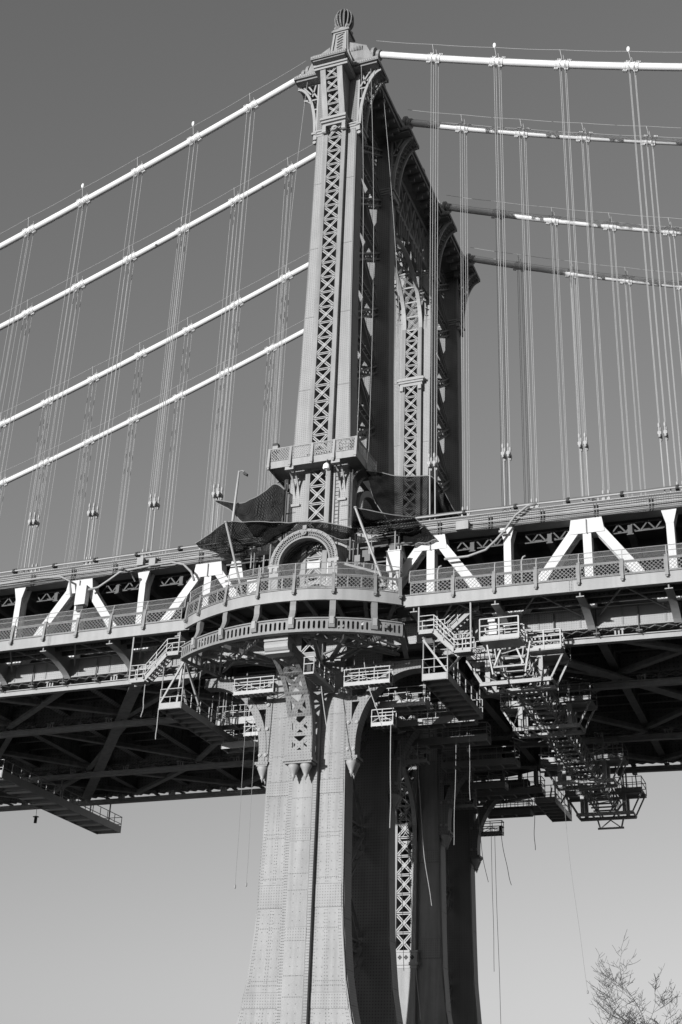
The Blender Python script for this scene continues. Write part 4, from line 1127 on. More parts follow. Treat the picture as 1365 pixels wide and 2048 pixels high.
# horizontal bracing inside the ring
for i in range(7):
    a = -AEND*.9+AEND*1.8*i/6; p = bal(a, RG-.2); b = MB(); b.bar((p[0], p[1], 32.35), (p[0]*.35, -.9, 32.35), .22, .28); part('ring_strut', b, 'steel', T)
for (x0, y0, x1, y1) in ((-6.5,-4.3,-1.2,-1.2), (6.5,-4.3,1.2,-1.2), (-6.2,-1.0,-1.5,-5.8), (6.2,-1.0,1.5,-5.8), (-4.2,-5.3,-6.4,-1.0), (4.2,-5.3,6.4,-1.0)):
    b = MB(); b.bar((x0,y0,32.2), (x1,y1,32.2), .14, .14)
    d = V((x1-x0, y1-y0, 0)); m_ = 10
    for k in range(m_): b.bar((x0+d.x*k/m_, y0+d.y*k/m_, 32.2 if k % 2 else 32.7), (x0+d.x*(k+1)/m_, y0+d.y*(k+1)/m_, 32.7 if k % 2 else 32.2), .06, .06)
    b.bar((x0,y0,32.7), (x1,y1,32.7), .12, .1); part('ring_brace', b, 'steel', T)
for x in (-1.6, 2.2, 4.6): 
    b = MB(); b.bar((x, -1.0, 34.3), (x*1.5, -5.2, 32.5), .2, .2); part('ring_brace', b, 'steel', T)

T = thing('curved_balcony', 'matching bowed balcony beyond the fourth tower leg, in shadow under the deck', 'balcony', (0, 34, 32))
def fband(r0, r1, z0, z1, nm, mt):
    b = MB(); A = [bal(-AEND+2*AEND*i/30, r0) for i in range(31)]; B = [bal(-AEND+2*AEND*i/30, r1) for i in range(31)]
    b.strip(A, B, lambda u, v, sd: (u, 29.96-v, z0+(z1-z0)*sd)); part(nm, b, mt, T)
fband(BR_, BR_-.05, FB, FT, 'fascia', 'fascia'); fband(RG+.1, RG-.3, zr0, zr0+.1, 'girder_flange', 'steel'); fband(RG+.1, RG-.3, zr1-.08, zr1, 'girder_flange', 'steel'); fband(BR_+.02, BR_-.04, FT+.9, FT+1.0, 'rail', 'steel')
b = MB()
for a0, a1 in zip(AA, AA[1:]):
    p, q = bal(a0, BR_-.06), bal(a1, BR_-.06); b.hexa([(p[0],30.7,34.72),(q[0],30.7,34.72),(q[0],29.96-q[1],34.72),(p[0],29.96-p[1],34.72),(p[0],30.7,34.86),(q[0],30.7,34.86),(q[0],29.96-q[1],34.86),(p[0],29.96-p[1],34.86)])
part('floor', b, 'slab', T)
b = MB()
for i in range(52): ring_cell(b, -AEND+2*AEND*i/52, -AEND+2*AEND*(i+1)/52)
b.v = [(x, 29.96-y, z) for x, y, z in b.v]; part('pierced_girder', b, 'steel', T)
for i in range(9):
    a = -AEND*.95+AEND*1.9*i/8; p = bal(a, BR_-.08)
    b = MB(); b.bar((p[0], 29.96-p[1], 34.45), (p[0]*.6, 30.8, 34.45), .14, .5); part('floor_joist', b, 'under', T)
    b = MB(); b.bar((p[0], 29.96-p[1], 32.35), (p[0]*.5, 30.6, 32.35), .24, .3); part('ring_strut', b, 'under', T)
    b = MB(); b.bar((p[0], 29.96-p[1]-.1, 33.0), (p[0], 29.96-p[1]-.1, 34.25), .38, .3); part('console', b, 'steel', T)
part('ring_deck', MB().box(-6.4, 6.4, 31.2, 34.0, 32.55, 32.62), 'under', T)

# ================================================================= ARCHED HOOD
H = thing('arched_hood', 'round-arched pierced steel hood over the walkway at the foot of the tower leg', 'portal hood', (0, -2, 35))
HC = (0, 38.88)
def hood_strip(ro, ri, y0, y1, a0=0, a1=math.pi, m_=28):
    b = MB(); b.strip(arc(HC, ro, a0, a1, m_), arc(HC, ri, a0, a1, m_), lambda u, v, sd: (u, y0+(y1-y0)*sd, v)); return b
part('outer_band', hood_strip(2.48, 2.26, -2.62, -2.2), 'steel', H); part('inner_band', hood_strip(1.92, 1.80, -2.6, -2.2), 'steel', H); part('middle_band', hood_strip(2.12, 2.05, -2.58, -2.3), 'steel', H)
b = MB()
for k in range(49):
    a = math.pi*k/48
    for (r0, r1) in ((1.9, 2.06), (2.1, 2.28)):
        p, q = V((r0*math.cos(a), -2.54, HC[1]+r0*math.sin(a))), V((r1*math.cos(a), -2.54, HC[1]+r1*math.sin(a))); b.bar(p, q, .05, .08, up=(0,1,0))
part('pierced_work', b, 'steel', H)
b = MB()
for k in range(17):
    a = math.pi*(k+.5)/17; c = V((2.37*math.cos(a), -2.62, HC[1]+2.37*math.sin(a))); b.tube([c, c+V((0,-.05,0))], .06, 8)
part('boss', b, 'lattice', H)
b = MB(); b.tube([(0, -2.62, HC[1]+2.14), (0, -2.8, HC[1]+2.14)], .2, 14); b.tube([(0, -2.8, HC[1]+2.14), (0, -2.86, HC[1]+2.14)], .1, 10); b.box(-.14, .14, -2.7, -2.5, HC[1]+2.42, HC[1]+2.72); part('keystone_boss', b, 'steel', H)
part('vault', hood_strip(2.4, 2.3, -2.2, -.42), 'plate', H)
part('back_wall', hood_strip(2.3, .02, -.62, -.5), 'under', H)
b = MB()
for k in range(15):
    a = math.pi*(k+.5)/15; b.bar((2.27*math.cos(a), -2.2, HC[1]+2.27*math.sin(a)), (2.27*math.cos(a), -.6, HC[1]+2.27*math.sin(a)), .07, .06)
for y in (-1.9, -1.5, -1.1, -.75): 
    A = arc(HC, 2.29, 0, math.pi, 24); b.strip(A, arc(HC, 2.2, 0, math.pi, 24), lambda u, v, sd: (u, y+.06*sd, v))
part('coffer_grid', b, 'steel', H)
for s in (-1, 1):
    b = MB(); b.box(*sorted((s*1.80, s*2.48)), -2.6, -2.2, 34.9, 38.7); part('jamb', b, 'plate', H)
    b = MB(); b.box(*sorted((s*1.76, s*2.56)), -2.68, -2.15, 38.66, 38.9); b.box(*sorted((s*1.85, s*2.05)), -2.7, -2.6, 38.3, 38.66); b.box(*sorted((s*2.25, s*2.45)), -2.7, -2.6, 38.3, 38.66); part('impost', b, 'lattice', H)
    part('side_wall', MB().box(*sorted((s*2.28, s*2.4)), -2.2, -.42, 34.9, 38.88), 'plate', H)
b = MB()
for i in range(10): b.bar((2.5+.28*i, -1.9, 38.75-.11*i), (2.5+.28*(i+1), -1.9, 38.75-.11*(i+1)), .3, .16)
for i in range(4): b.lathe([(.09, 38.7-.22*i), (.02, 39.1-.22*i)], (2.9+.6*i, -1.9), 6)
part('ramped_coping', b, 'steel', H)
part('door_panel', MB().box(.9, 1.4, -.75, -.63, 34.9, 39.6), 'white', H); part('notice_board', MB().box(-.5, .45, -.78, -.63, 39.2, 39.75), 'white', H)
b = MB(); b.strip(arc((.4, 36.6), 1.5, R(15), R(165), 14), arc((.4, 36.6), 1.2, R(15), R(165), 14), lambda u, v, sd: (u, -1.2+.3*sd, v)); b.strip(arc((.4, 36.6), .9, 0, math.pi, 14), arc((.4, 36.6), .75, 0, math.pi, 14), lambda u, v, sd: (u, -1.2+.3*sd, v)); b.box(-1.2, 2.0, -1.1, -.9, 35, 36.6); part('inner_arch_panel', b, 'fascia', H)

# cabinets beside the hood
b = MB(); b.box(-4.5, -3.5, -1.6, -1.1, 36.1, 38.4)
T = solo('vent_cabinet', b, 'white', 'white cabinet with round fan vent beside the arched hood', 'cabinet')
b = MB(); b.tube([(-4.0, -1.62, 37.3), (-4.0, -1.60, 37.3)], .34, 16); part('fan_vent', b, 'pipe', T); part('cap', MB().box(-4.55, -3.45, -1.65, -1.05, 38.4, 38.5), 'white', T)
b = MB(); b.box(5.6, 6.55, -1.7, -1.1, 37.9, 39.3); T = solo('equipment_box', b, 'white', 'plain white equipment box on the balcony near the white A-frame', 'box')
part('stand', MB().box(5.75, 5.95, -1.5, -1.3, 34.9, 37.9), 'alu', T); part('stand', MB().box(6.2, 6.4, -1.5, -1.3, 34.9, 37.9), 'alu', T); part('lid', MB().box(5.55, 6.6, -1.75, -1.05, 39.3, 39.36), 'white', T)

# tangle of pipes between hood and spans, hung on the tower
for i in range(26):
    s = -1 if i % 2 else 1
    x = s*(2.7+random.random()*3.6); y = -.9-random.random()*.9; z0 = 38.6+random.random()*.8; z1 = z0+.8+random.random()*1.8
    b = MB()
    if i % 3: b.tube([(x, y, z0), (x, y, z1)], .03+.03*random.random(), 6)
    else: b.tube([(x, y, z1), (x+s*.6, y, z1+.05), (x+s*2.2, y+.15, z1+.1+.2*random.random())], .035, 6)
    if i % 4 == 0: b.box(x-.2, x+.2, y-.1, y+.1, z0+.3, z0+.8)
    part('service_pipe', b, ['pipe', 'galv', 'steel'][i % 3], tower)
for s in (-1, 1):
    for z in (39.0, 40.2): part('pipe_rack', MB().box(*sorted((s*2.45, s*6.6)), -.95, -.85, z-.05, z+.05), 'pipe', tower)
    b = MB(); b.hexa([(s*5.9-.7, -.55, 39.3), (s*5.9+.5, -.55, 39.3), (s*5.9+.5, .3, 39.3), (s*5.9-.7, .3, 39.3), (s*5.9-.4, -.55, 41.2), (s*5.9+.1, -.55, 41.2), (s*5.9+.1, .3, 41.2), (s*5.9-.4, .3, 41.2)])
    part('bearing_post', b, 'white', tower)

# ================================================================= SAFETY NETS
def catmull(P, t):
    n = len(P)-1; x = min(max(t, 0), .99999)*n; i = int(x); f = x-i
    a, b, c, d = P[max(i-1, 0)], P[i], P[i+1], P[min(i+2, n)]
    return b*.0+(b*2+(c-a)*f+(a*2-b*5+c*4-d)*f*f+(b*3-a-c*3+d)*f*f*f)*.5
def net(label, top, bot, sag, folds, seed, nu=110, nv=56, frag=.05):
    """slack debris net between two tied edges: belly, slack folds, fine crumples, ragged hems"""
    top = [V(p) for p in top]; bot = [V(p) for p in bot]; rnd = random.Random(seed)
    ph = [rnd.random()*6.3 for _ in range(30)]; dirs = [(rnd.uniform(-.6, .6), rnd.uniform(.6, 1)) for _ in range(30)]
    L = sum((a-b).length for a, b in zip(top, top[1:])); Hh = max((a-b).length for a, b in zip(top, bot))
    nrm = ((top[-1]-top[0]).cross(bot[len(bot)//2]-top[len(top)//2])).normalized()
    def fn(u, v):
        a, c = catmull(top, u), catmull(bot, u)
        vv = v+frag*math.sin(23*u+ph[0])*math.sin(math.pi*.5*v)*(1-.3*math.sin(57*u+ph[1]))
        p = a*(1-vv)+c*vv; hgt = (a-c).length/Hh
        p = p+V((0,0,-1))*sag*math.sin(math.pi*u)*math.sin(math.pi*min(1, v))*hgt
        x, y = u*L, v*Hh*hgt; w_ = 0
        for k in range(4):                     # swags sweeping between the ties
            w_ += .9*math.sin((1.1+.7*k)*(y*1.5+.55*math.sin(x*(.7+.3*k)+ph[k+2])*2)+ph[k+6])/(1+.5*k)
        for k in range(8, 22): w_ += .22*math.sin((2.2+.9*(k-8))*(dirs[k][0]*x+dirs[k][1]*y)+ph[k])/(1+.12*(k-8))
        e = min(1, 8*u+.1, 8*(1-u)+.1, .25+5*v, .25+5*(1-v))
        return p+nrm*1.5*folds*w_*e*min(1, .25+hgt)
    b = MB(); b.surf(fn, nu, nv)
    T = solo('safety_net', b, 'net', label, 'net', 'black debris nets slung round the tower', True)
    for v in (0, 1):
        bb = MB(); bb.tube([fn(i/40, v) for i in range(41)], .032, 5); part('edge_rope', bb, 'ropedark', T)
    return T
net('tattered black debris net strung from a suspender to the gallery underside', [(-8.2,-.2,45.95),(-7.5,-.47,45.65),(-5.93,-.63,45.15),(-5.1,-.8,45.25),(-4.01,-.97,45.62),(-3.08,-1.13,46.0),(-2.3,-1.3,45.4)],
    [(-8.2,-.3,45.75),(-6.68,-.58,44.64),(-5.9,-.77,43.73),(-4.98,-.95,42.68),(-4.02,-1.13,41.71),(-3.06,-1.32,41.6),(-2.25,-1.5,41.9)], .35, .16, 3)
net('low black debris net peaked on a raking pole beside the arched hood', [(-8.31,-2.6,41.41),(-6.86,-3.3,41.64),(-5.47,-3.9,41.98),(-4.28,-3.6,41.95),(-2.8,-3.2,41.98),(-1.32,-2.8,41.9),(-.43,-2.75,41.92)],
    [(-8.4,-1.6,41.4),(-7.25,-1.4,41.1),(-6.2,-1.3,41.0),(-4.72,-1.3,41.1),(-3.67,-1.4,41.2),(-2.14,-1.6,41.5),(-.57,-2.65,41.8)], .30, .15, 5)
net('black debris net slung from a raking pole to the top chord', [(4.05,-3.9,41.77),(4.79,-3.5,41.71),(5.75,-3.0,41.6),(6.69,-2.4,41.54),(7.4,-1.7,41.64),(7.71,-1.2,41.44),(7.92,-.9,41.26)],
    [(2.92,-1.5,41.03),(4.2,-1.4,40.9),(5.52,-1.3,40.85),(6.84,-1.2,40.85),(7.48,-1.1,40.95),(7.78,-1.0,41.1),(7.94,-.9,41.22)], .45, .14, 41)
net('large black debris net draped from the gallery corner across the upper road', [(3.25,.2,46.8),(4.19,.6,46.74),(5.09,.9,46.5),(6.05,1.0,46.35),(7.07,.9,46.15),(7.9,.7,45.91),(8.21,1.5,45.62),(8.49,2.2,45.2),(8.89,3.2,44.25),(9.29,4.0,43.98)],
    [(3.2,1.3,46.2),(3.4,2.0,45.0),(4.2,2.2,43.8),(5.3,2.2,42.9),(6.5,2.2,42.4),(7.3,2.3,42.3),(7.9,2.5,42.5),(8.5,2.9,42.7),(9.1,3.5,43.1),(9.6,3.9,43.3)], .35, .17, 21)
net('thin black net hanging over the conduits of the top chord', [(4.6,-.8,41.2),(5.4,-.8,41.15),(6.42,-.8,41.2),(7.23,-.8,41.3),(7.84,-.8,41.4)], [(5.0,-.8,40.3),(5.9,-.8,40.1),(6.9,-.8,40.05),(7.8,-.8,40.1),(8.8,-.8,40.2)], .05, .05, 51)
net('narrow black net tied across the leg above the arched hood', [(-2.5,-1.6,42.5),(-.83,-1.67,42.45),(.7,-1.75,42.2),(2.22,-1.83,41.71),(3.28,-1.9,41.3)], [(-2.4,-1.4,41.9),(-.92,-1.4,41.9),(.59,-1.4,41.55),(2.09,-1.4,40.9),(3.2,-1.4,40.6)], .2, .10, 61)
for (p, q, lab) in (((-5.35,-4.0,41.95), (-3.75,-3.6,36.2), 'raking steel pole propping the net beside the vent cabinet'), ((4.15,-4.0,41.7), (6.05,-3.4,36.2), 'raking steel pole propping the net beside the equipment box')):
    b = MB(); b.tube([p, q], .085, 8); T = solo('net_pole', b, 'galv', lab, 'pole', 'raking net poles')
    part('pole_foot', MB().box(q[0]-.2, q[0]+.2, q[1]-.2, q[1]+.2, q[2]-.25, q[2]), 'galv', T); part('cap_ring', MB().tube([(p[0], p[1], p[2]-.05), (p[0], p[1], p[2]+.06)], .12, 8), 'galv', T)

# ================================================================= LAMP POSTS, FLOODLIGHT
def lamp_post(x, y, z0, z1, sx, lab, lean=0):
    T = thing('lamp_post', lab, 'street lamp', (x, y, z0), 'street lamps')
    b = MB(); b.tube([(x-lean, y, z0), (x, y, z1)], [.12, .075], 8); part('pole', b, 'alu', T, True)
    b = MB(); b.tube([(x, y, z1-.05), (x+sx*.25, y, z1+.0), (x+sx*.45, y, z1-.12)], .045, 6); part('arm', b, 'galv', T)
    b = MB(); b.hexa([(x+sx*.42-.05, y-.12, z1-.32), (x+sx*.42+.25, y-.12, z1-.52), (x+sx*.42+.25, y+.12, z1-.52), (x+sx*.42-.05, y+.12, z1-.32), (x+sx*.42, y-.1, z1-.12), (x+sx*.42+.3, y-.1, z1-.36), (x+sx*.42+.3, y+.1, z1-.36), (x+sx*.42, y+.1, z1-.12)]); part('lamp_head', b, 'dark', T)
lamp_post(-6.2, -.9, 41.4, 47.7, 1, 'slender grey lamp post rising through the tattered net', .3)
lamp_post(18.0, 9.4, 41.4, 47.2, -1, 'slender grey lamp post standing behind the white A-frame span')
T = thing('floodlight', 'small floodlight on a stand at the gallery railing', 'floodlight', (-2.95, -1.7, 47.15))
part('stand', MB().tube([(-2.95, -1.7, 47.15), (-2.95, -1.7, 48.3)], .05, 6), 'pipe', T); part('lamp_body', MB().box(-3.15, -2.75, -1.95, -1.55, 48.3, 48.7), 'galv', T); part('hood', MB().box(-3.2, -2.78, -1.9, -1.5, 48.7, 48.95), 'dark', T)
T = thing('work_basket', 'small metal work basket resting on the gallery beside the leg', 'basket', (2.3, -1.4, 47.15))
b = MB()
for x in (1.9, 2.35, 2.8):
    for y in (-1.65, -1.15): b.tube([(x, y, 47.15), (x, y, 48.5)], .03, 5)
part('frame', b, 'galv', T)
b = MB()
for z in (47.9, 48.5): b.path([(1.9,-1.65,z), (2.8,-1.65,z), (2.8,-1.15,z), (1.9,-1.15,z), (1.9,-1.65,z)], .05, .05)
part('rim', b, 'galv', T)
T = solo('hanging_bell', MB().lathe([(.22, 46.0), (.26, 46.1), (.22, 46.35), (.08, 46.5)], (1.2, -2.2), 12), 'lamp', 'round white lamp globe hung below the gallery front', 'lamp')
part('hanger', MB().tube([(1.2, -2.2, 46.45), (1.2, -2.1, 46.85)], .03, 5), 'pipe', T); part('chain', MB().tube([(1.2, -2.2, 46.0), (1.3, -2.25, 45.6), (1.15, -2.2, 45.4)], .03, 5), 'alu', T)

# ================================================================= WORK PLATFORMS
def frame_axes(along):
    return (lambda a, c: (a, c)) if along == 'x' else (lambda a, c: (c, a))
def stage(label, a0, a1, c0, c1, z, h=1.02, along='x', mat='alu', group='swing stages hung round the tower', hoist=True):
    """suspended swing stage: ladder-floor, toe boards, braced guard rails, end hoists"""
    P = frame_axes(along); cen = P((a0+a1)/2, (c0+c1)/2)
    T = thing('swing_stage', label, 'work platform', (*cen, z), group)
    def bx(b, aa, ab, ca, cb, z0, z1):
        x0, y0 = P(aa, ca); x1, y1 = P(ab, cb); b.box(min(x0, x1), max(x0, x1), min(y0, y1), max(y0, y1), z0, z1); return b
    part('deck', bx(MB(), a0, a1, c0+.03, c1-.03, z, z+.04), 'galv', T)
    n = max(3, round((a1-a0)/.35))
    for i in range(n+1):
        a = a0+.02+(a1-a0-.04)*i/n; part('cross_rib', bx(MB(), a-.03, a+.03, c0+.03, c1-.03, z-.1, z-.002), mat, T)
    for c in (c0, c1-.03):
        part('toe_board', bx(MB(), a0, a1, c, c+.03, z-.08, z+.17), mat, T)
        m_ = max(2, round((a1-a0)/.95))
        for i in range(m_+1):
            a = a0+.03+(a1-a0-.06)*i/m_; part('upright', bx(MB(), a-.025, a+.025, c, c+.045, z+.17, z+h), mat, T)
        for zz in (.58, h): part('guard_rail', bx(MB(), a0, a1, c-.005, c+.05, z+zz-.03, z+zz+.03), mat, T)
        for i in range(m_):
            u, v = a0+(a1-a0)*i/m_, a0+(a1-a0)*(i+1)/m_
            if i % 2: u, v = v, u
            b = MB(); b.bar((*P(u, c+.02), z+.17), (*P(v, c+.02), z+.58), .035, .035); part('brace', b, mat, T)
    for a in (a0, a1):
        b = MB()
        for zz in (.58, h): bx(b, a-.03, a+.03, c0, c1, z+zz-.03, z+zz+.03)
        part('end_rail', b, mat, T)
        if hoist:
            e = a-.3 if a == a1 else a+.05
            b = bx(MB(), e, e+.25, (c0+c1)/2-.14, (c0+c1)/2+.14, z+.12, z+.62); part('hoist', b, 'dark', T)
    return T
def catwalk(label, a0, a1, c0, c1, z, along='x', mat='galv', group='catwalks under the deck', rib=1.15, h=1.1, end='both', name='catwalk', side=.32):
    P = frame_axes(along); T = thing(name, label, 'catwalk', (*P((a0+a1)/2, (c0+c1)/2), z), group)
    def bx(b, aa, ab, ca, cb, z0, z1):
        x0, y0 = P(aa, ca); x1, y1 = P(ab, cb); b.box(min(x0, x1), max(x0, x1), min(y0, y1), max(y0, y1), z0, z1); return b
    part('deck', bx(MB(), a0, a1, c0+.04, c1-.04, z, z+.05), mat, T)
    n = max(2, round((a1-a0)/rib))
    for i in range(n+1):
        a = a0+.05+(a1-a0-.1)*i/n; part('cross_rib', bx(MB(), a-.05, a+.05, c0+.05, c1-.05, z-.22, z-.003), mat, T)
    for c, e in ((c0, -1), (c1, 1)):
        q0, q1 = sorted((c, c-e*.05)); part('side_channel', bx(MB(), a0, a1, q0, q1, z-.24, z+side-.1), mat, T)
        m_ = max(2, round((a1-a0)/1.3))
        for i in range(m_+1):
            a = a0+.04+(a1-a0-.08)*i/m_; part('upright', bx(MB(), a-.025, a+.025, q0, q1, z+side-.1, z+h), mat, T)
        for zz in (.6, h): part('guard_rail', bx(MB(), a0, a1, q0-.002, q1+.002, z+zz-.025, z+zz+.025), mat, T)
    for a in (a0, a1):
        b = MB()
        for zz in (.6, h): bx(b, a-.025, a+.025, c0+.05, c1-.05, z+zz-.025, z+zz+.025)
        bx(b, a-.03, a+.03, c0+.05, c1-.05, z-.2, z+side-.12); part('end_rail', b, mat, T)
    return T
def hangers(T, pts, z1):
    for x, y, z in pts:
        b = MB(); b.tube([(x, y, z), (x, y, z1)], .04, 6); part('hanger', b, 'galv', T)

stage('bright swing stage hung across the curved bracket on the lone gantry side', -4.7, -1.85, -2.15, -1.45, 30.12)
stage('bright swing stage hung across the curved bracket on the scaffold side', 3.05, 6.15, -2.15, -1.45, 30.05)
stage('swing stage set endwise beside the central lattice bracket, seen from below', -4.7, -1.0, 1.3, 2.0, 30.15, along='y')
stage('short bright swing stage by the lower leg, trailing a white rope', 4.15, 5.65, .15, .85, 28.02)
stage('short bright swing stage tucked behind the curved bracket', -4.85, -3.55, .15, .85, 28.05)
for ci, w_ in ((1, 'second'), (2, 'third'), (3, 'fourth')):
    yc = YC[ci]
    stage('shadowed swing stage beside the %s tower leg in from the balcony' % w_, 3.2, 5.2, yc+.4, yc+1.1, 28.2-.12*ci, mat='galv')
for ci, w_ in enumerate(('balcony-side', 'second', 'third', 'fourth')):
    yc = YC[ci]
    T = catwalk('railed catwalk by the %s tower leg on the scaffold side' % w_, 3.5, 7.35 if ci != 1 else 9.2, yc+1.6, yc+2.7, 29.85)
    hangers(T, [(3.7, yc+1.65, 29.8), (7.2, yc+1.65, 29.8)], 33.1)
T = catwalk('railed catwalk behind the curved bracket on the lone gantry side', -7.7, -4.0, 1.6, 2.7, 29.6); hangers(T, [(-7.6, 1.65, 29.6), (-7.25, 1.65, 29.6), (-6.4, 2.6, 29.6), (-5.6, 1.65, 29.6)], 33.1)
T = catwalk('lower short catwalk with pipe clutter behind the curved bracket', -8.2, -4.3, 3.7, 4.8, 28.6); hangers(T, [(-8.1, 3.75, 28.6), (-4.4, 3.75, 28.6)], 33)
b = MB()
for i in range(8): b.tube([(-7.0+.22*i, 4.2, 28.7), (-6.9+.22*i, 4.1, 29.5+.05*(i % 3))], .035, 5)
part('stacked_pipe', b, 'galv', T)
for yy_, w_ in ((17.6, 'short of the third tower leg'), (26.2, 'short of the fourth tower leg'), (32.0, 'beyond the fourth tower leg')):
    T = catwalk('long shaded catwalk under the deck, ' + w_, 3.6, 9.4, yy_, yy_+1.4, 30.3); hangers(T, [(3.7, yy_+.05, 30.3), (9.3, yy_+.05, 30.3)], 33.1)
T = catwalk('railed catwalk in the deep shade behind the second tower leg', 2.5, 9.3, 6.4, 7.4, 30.1); hangers(T, [(9.2, 6.45, 30), (6, 6.45, 30)], 33)
T = catwalk('ribbed catwalk under the scaffold-side stairs, running in beneath the deck', -3.6, 4.6, 8.75, 10.4, 29.55, along='y', rib=1.0, h=1.15); hangers(T, [(8.8, y, 29.6) for y in (-3.5, -1.2, 4)]+[(10.35, y, 29.6) for y in (-3.5, -1.2, 4)], 32.4)
for (p, q) in (((8.8,-3.55,32.0), (10.35,-3.55,29.8)), ((10.35,-3.5,29.8), (11.0,-1.5,31.9))):
    b = MB(); b.bar(p, q, .12, .12); part('knee_brace', b, 'galv', T)
T = catwalk('trussed catwalk jutting past the deck edge beyond the fourth leg', 26.5, 33.0, 8.75, 10.4, 29.55, along='y', rib=1.0, h=1.15); hangers(T, [(8.8, y, 29.6) for y in (27, 32.6)]+[(10.35, y, 29.6) for y in (27, 32.6)], 32.4)
for (p, q) in (((8.8,32.9,29.6), (10.35,32.9,32.2)), ((8.8,31,29.6), (8.8,32.9,32.2)), ((10.35,30.5,32.2), (10.35,32.9,29.6))):
    b = MB(); b.bar(p, q, .12, .12); part('knee_brace', b, 'galv', T)
T = catwalk('ribbed catwalk under the gantry-side stairs, running in beneath the deck', -3.6, 4.6, -9.35, -7.7, 29.2, along='y', rib=1.0, h=1.15); hangers(T, [(-9.3, y, 29.3) for y in (-3.5, -1.2, 4)]+[(-7.75, y, 29.3) for y in (-3.5, -1.2, 4)], 32.4)
for (p, q) in (((-9.3,-3.55,29.4), (-7.75,-3.55,32.3)), ((-7.75,-3.5,32.3), (-7.3,-1.6,29.4)), ((-8.6,-2.6,29.3), (-8.2,-3.0,32.3)), ((-8.5,-3.0,32.2), (-7.9,-2.4,29.3))):
    b = MB(); b.bar(p, q, .12, .12); part('knee_brace', b, 'galv', T)

def stair(label, xt, xm, xb, xe, zt, zb, y0, y1):
    """upper landing xt..xm, flight xm..xb, lower landing xb..xe"""
    T = thing('access_stair', label, 'stairs', ((xt+xe)/2, (y0+y1)/2, zb), 'access stairs under the walkway')
    sg = 1 if xe > xt else -1
    for y in (y0, y1-.05):
        b = MB(); b.box(*sorted((xt, xm)), y, y+.05, zt-.14, zt+.14); part('landing_beam', b, 'galv', T)
        b = MB(); b.bar((xm-sg*.03, y+.025, zt), (xb+sg*.03, y+.025, zb), .05, .26); part('stringer', b, 'galv', T)
        b = MB(); b.box(*sorted((xb, xe)), y, y+.05, zb-.14, zb+.14); part('landing_beam', b, 'galv', T)
        for zz in (.38, .72, 1.06):
            b = MB(); b.path([(xt, y+.025, zt+zz), (xm, y+.025, zt+zz), (xb, y+.025, zb+zz), (xe, y+.025, zb+zz)], .045, .045); part('hand_rail', b, 'alu', T)
        for x, z in ((xt, zt), (xm, zt), ((xm+xb)/2, (zt+zb)/2), (xb, zb), ((xb+xe)/2, zb), (xe, zb)):
            part('upright', MB().box(x-.025, x+.025, y, y+.05, z, z+1.06), 'alu', T)
    n = 8
    for i in range(n):
        t = (i+.5)/n; x = xm+(xb-xm)*t; z = zt+(zb-zt)*t; part('tread', MB().box(x-.12, x+.12, y0+.05, y1-.05, z-.02, z+.02), 'galv', T)
    part('landing', MB().box(*sorted((xt, xm)), y0+.05, y1-.05, zt-.06, zt), 'galv', T); part('landing', MB().box(*sorted((xb, xe)), y0+.05, y1-.05, zb-.06, zb), 'galv', T)
    for x, z in ((xt, zt), (xe, zb)):
        b = MB(); b.tube([(x, y0+.02, z), (x, y0+.02, 34.3)], .055, 6); part('hanger', b, 'alu', T)
    return T
stair('galvanised stair flight leading down to the stacked work frames', 8.62, 9.6, 10.9, 11.96, 32.4, 30.95, -3.95, -3.15)
stair('galvanised stair flight beside the fascia on the lone gantry side', -8.1, -9.0, -10.45, -11.6, 32.72, 31.05, -3.95, -3.15)
T = stair('upper galvanised stair rising behind the first flight near the work frames', 12.1, 11.6, 9.9, 9.4, 34.1, 32.6, -2.6, -1.9)

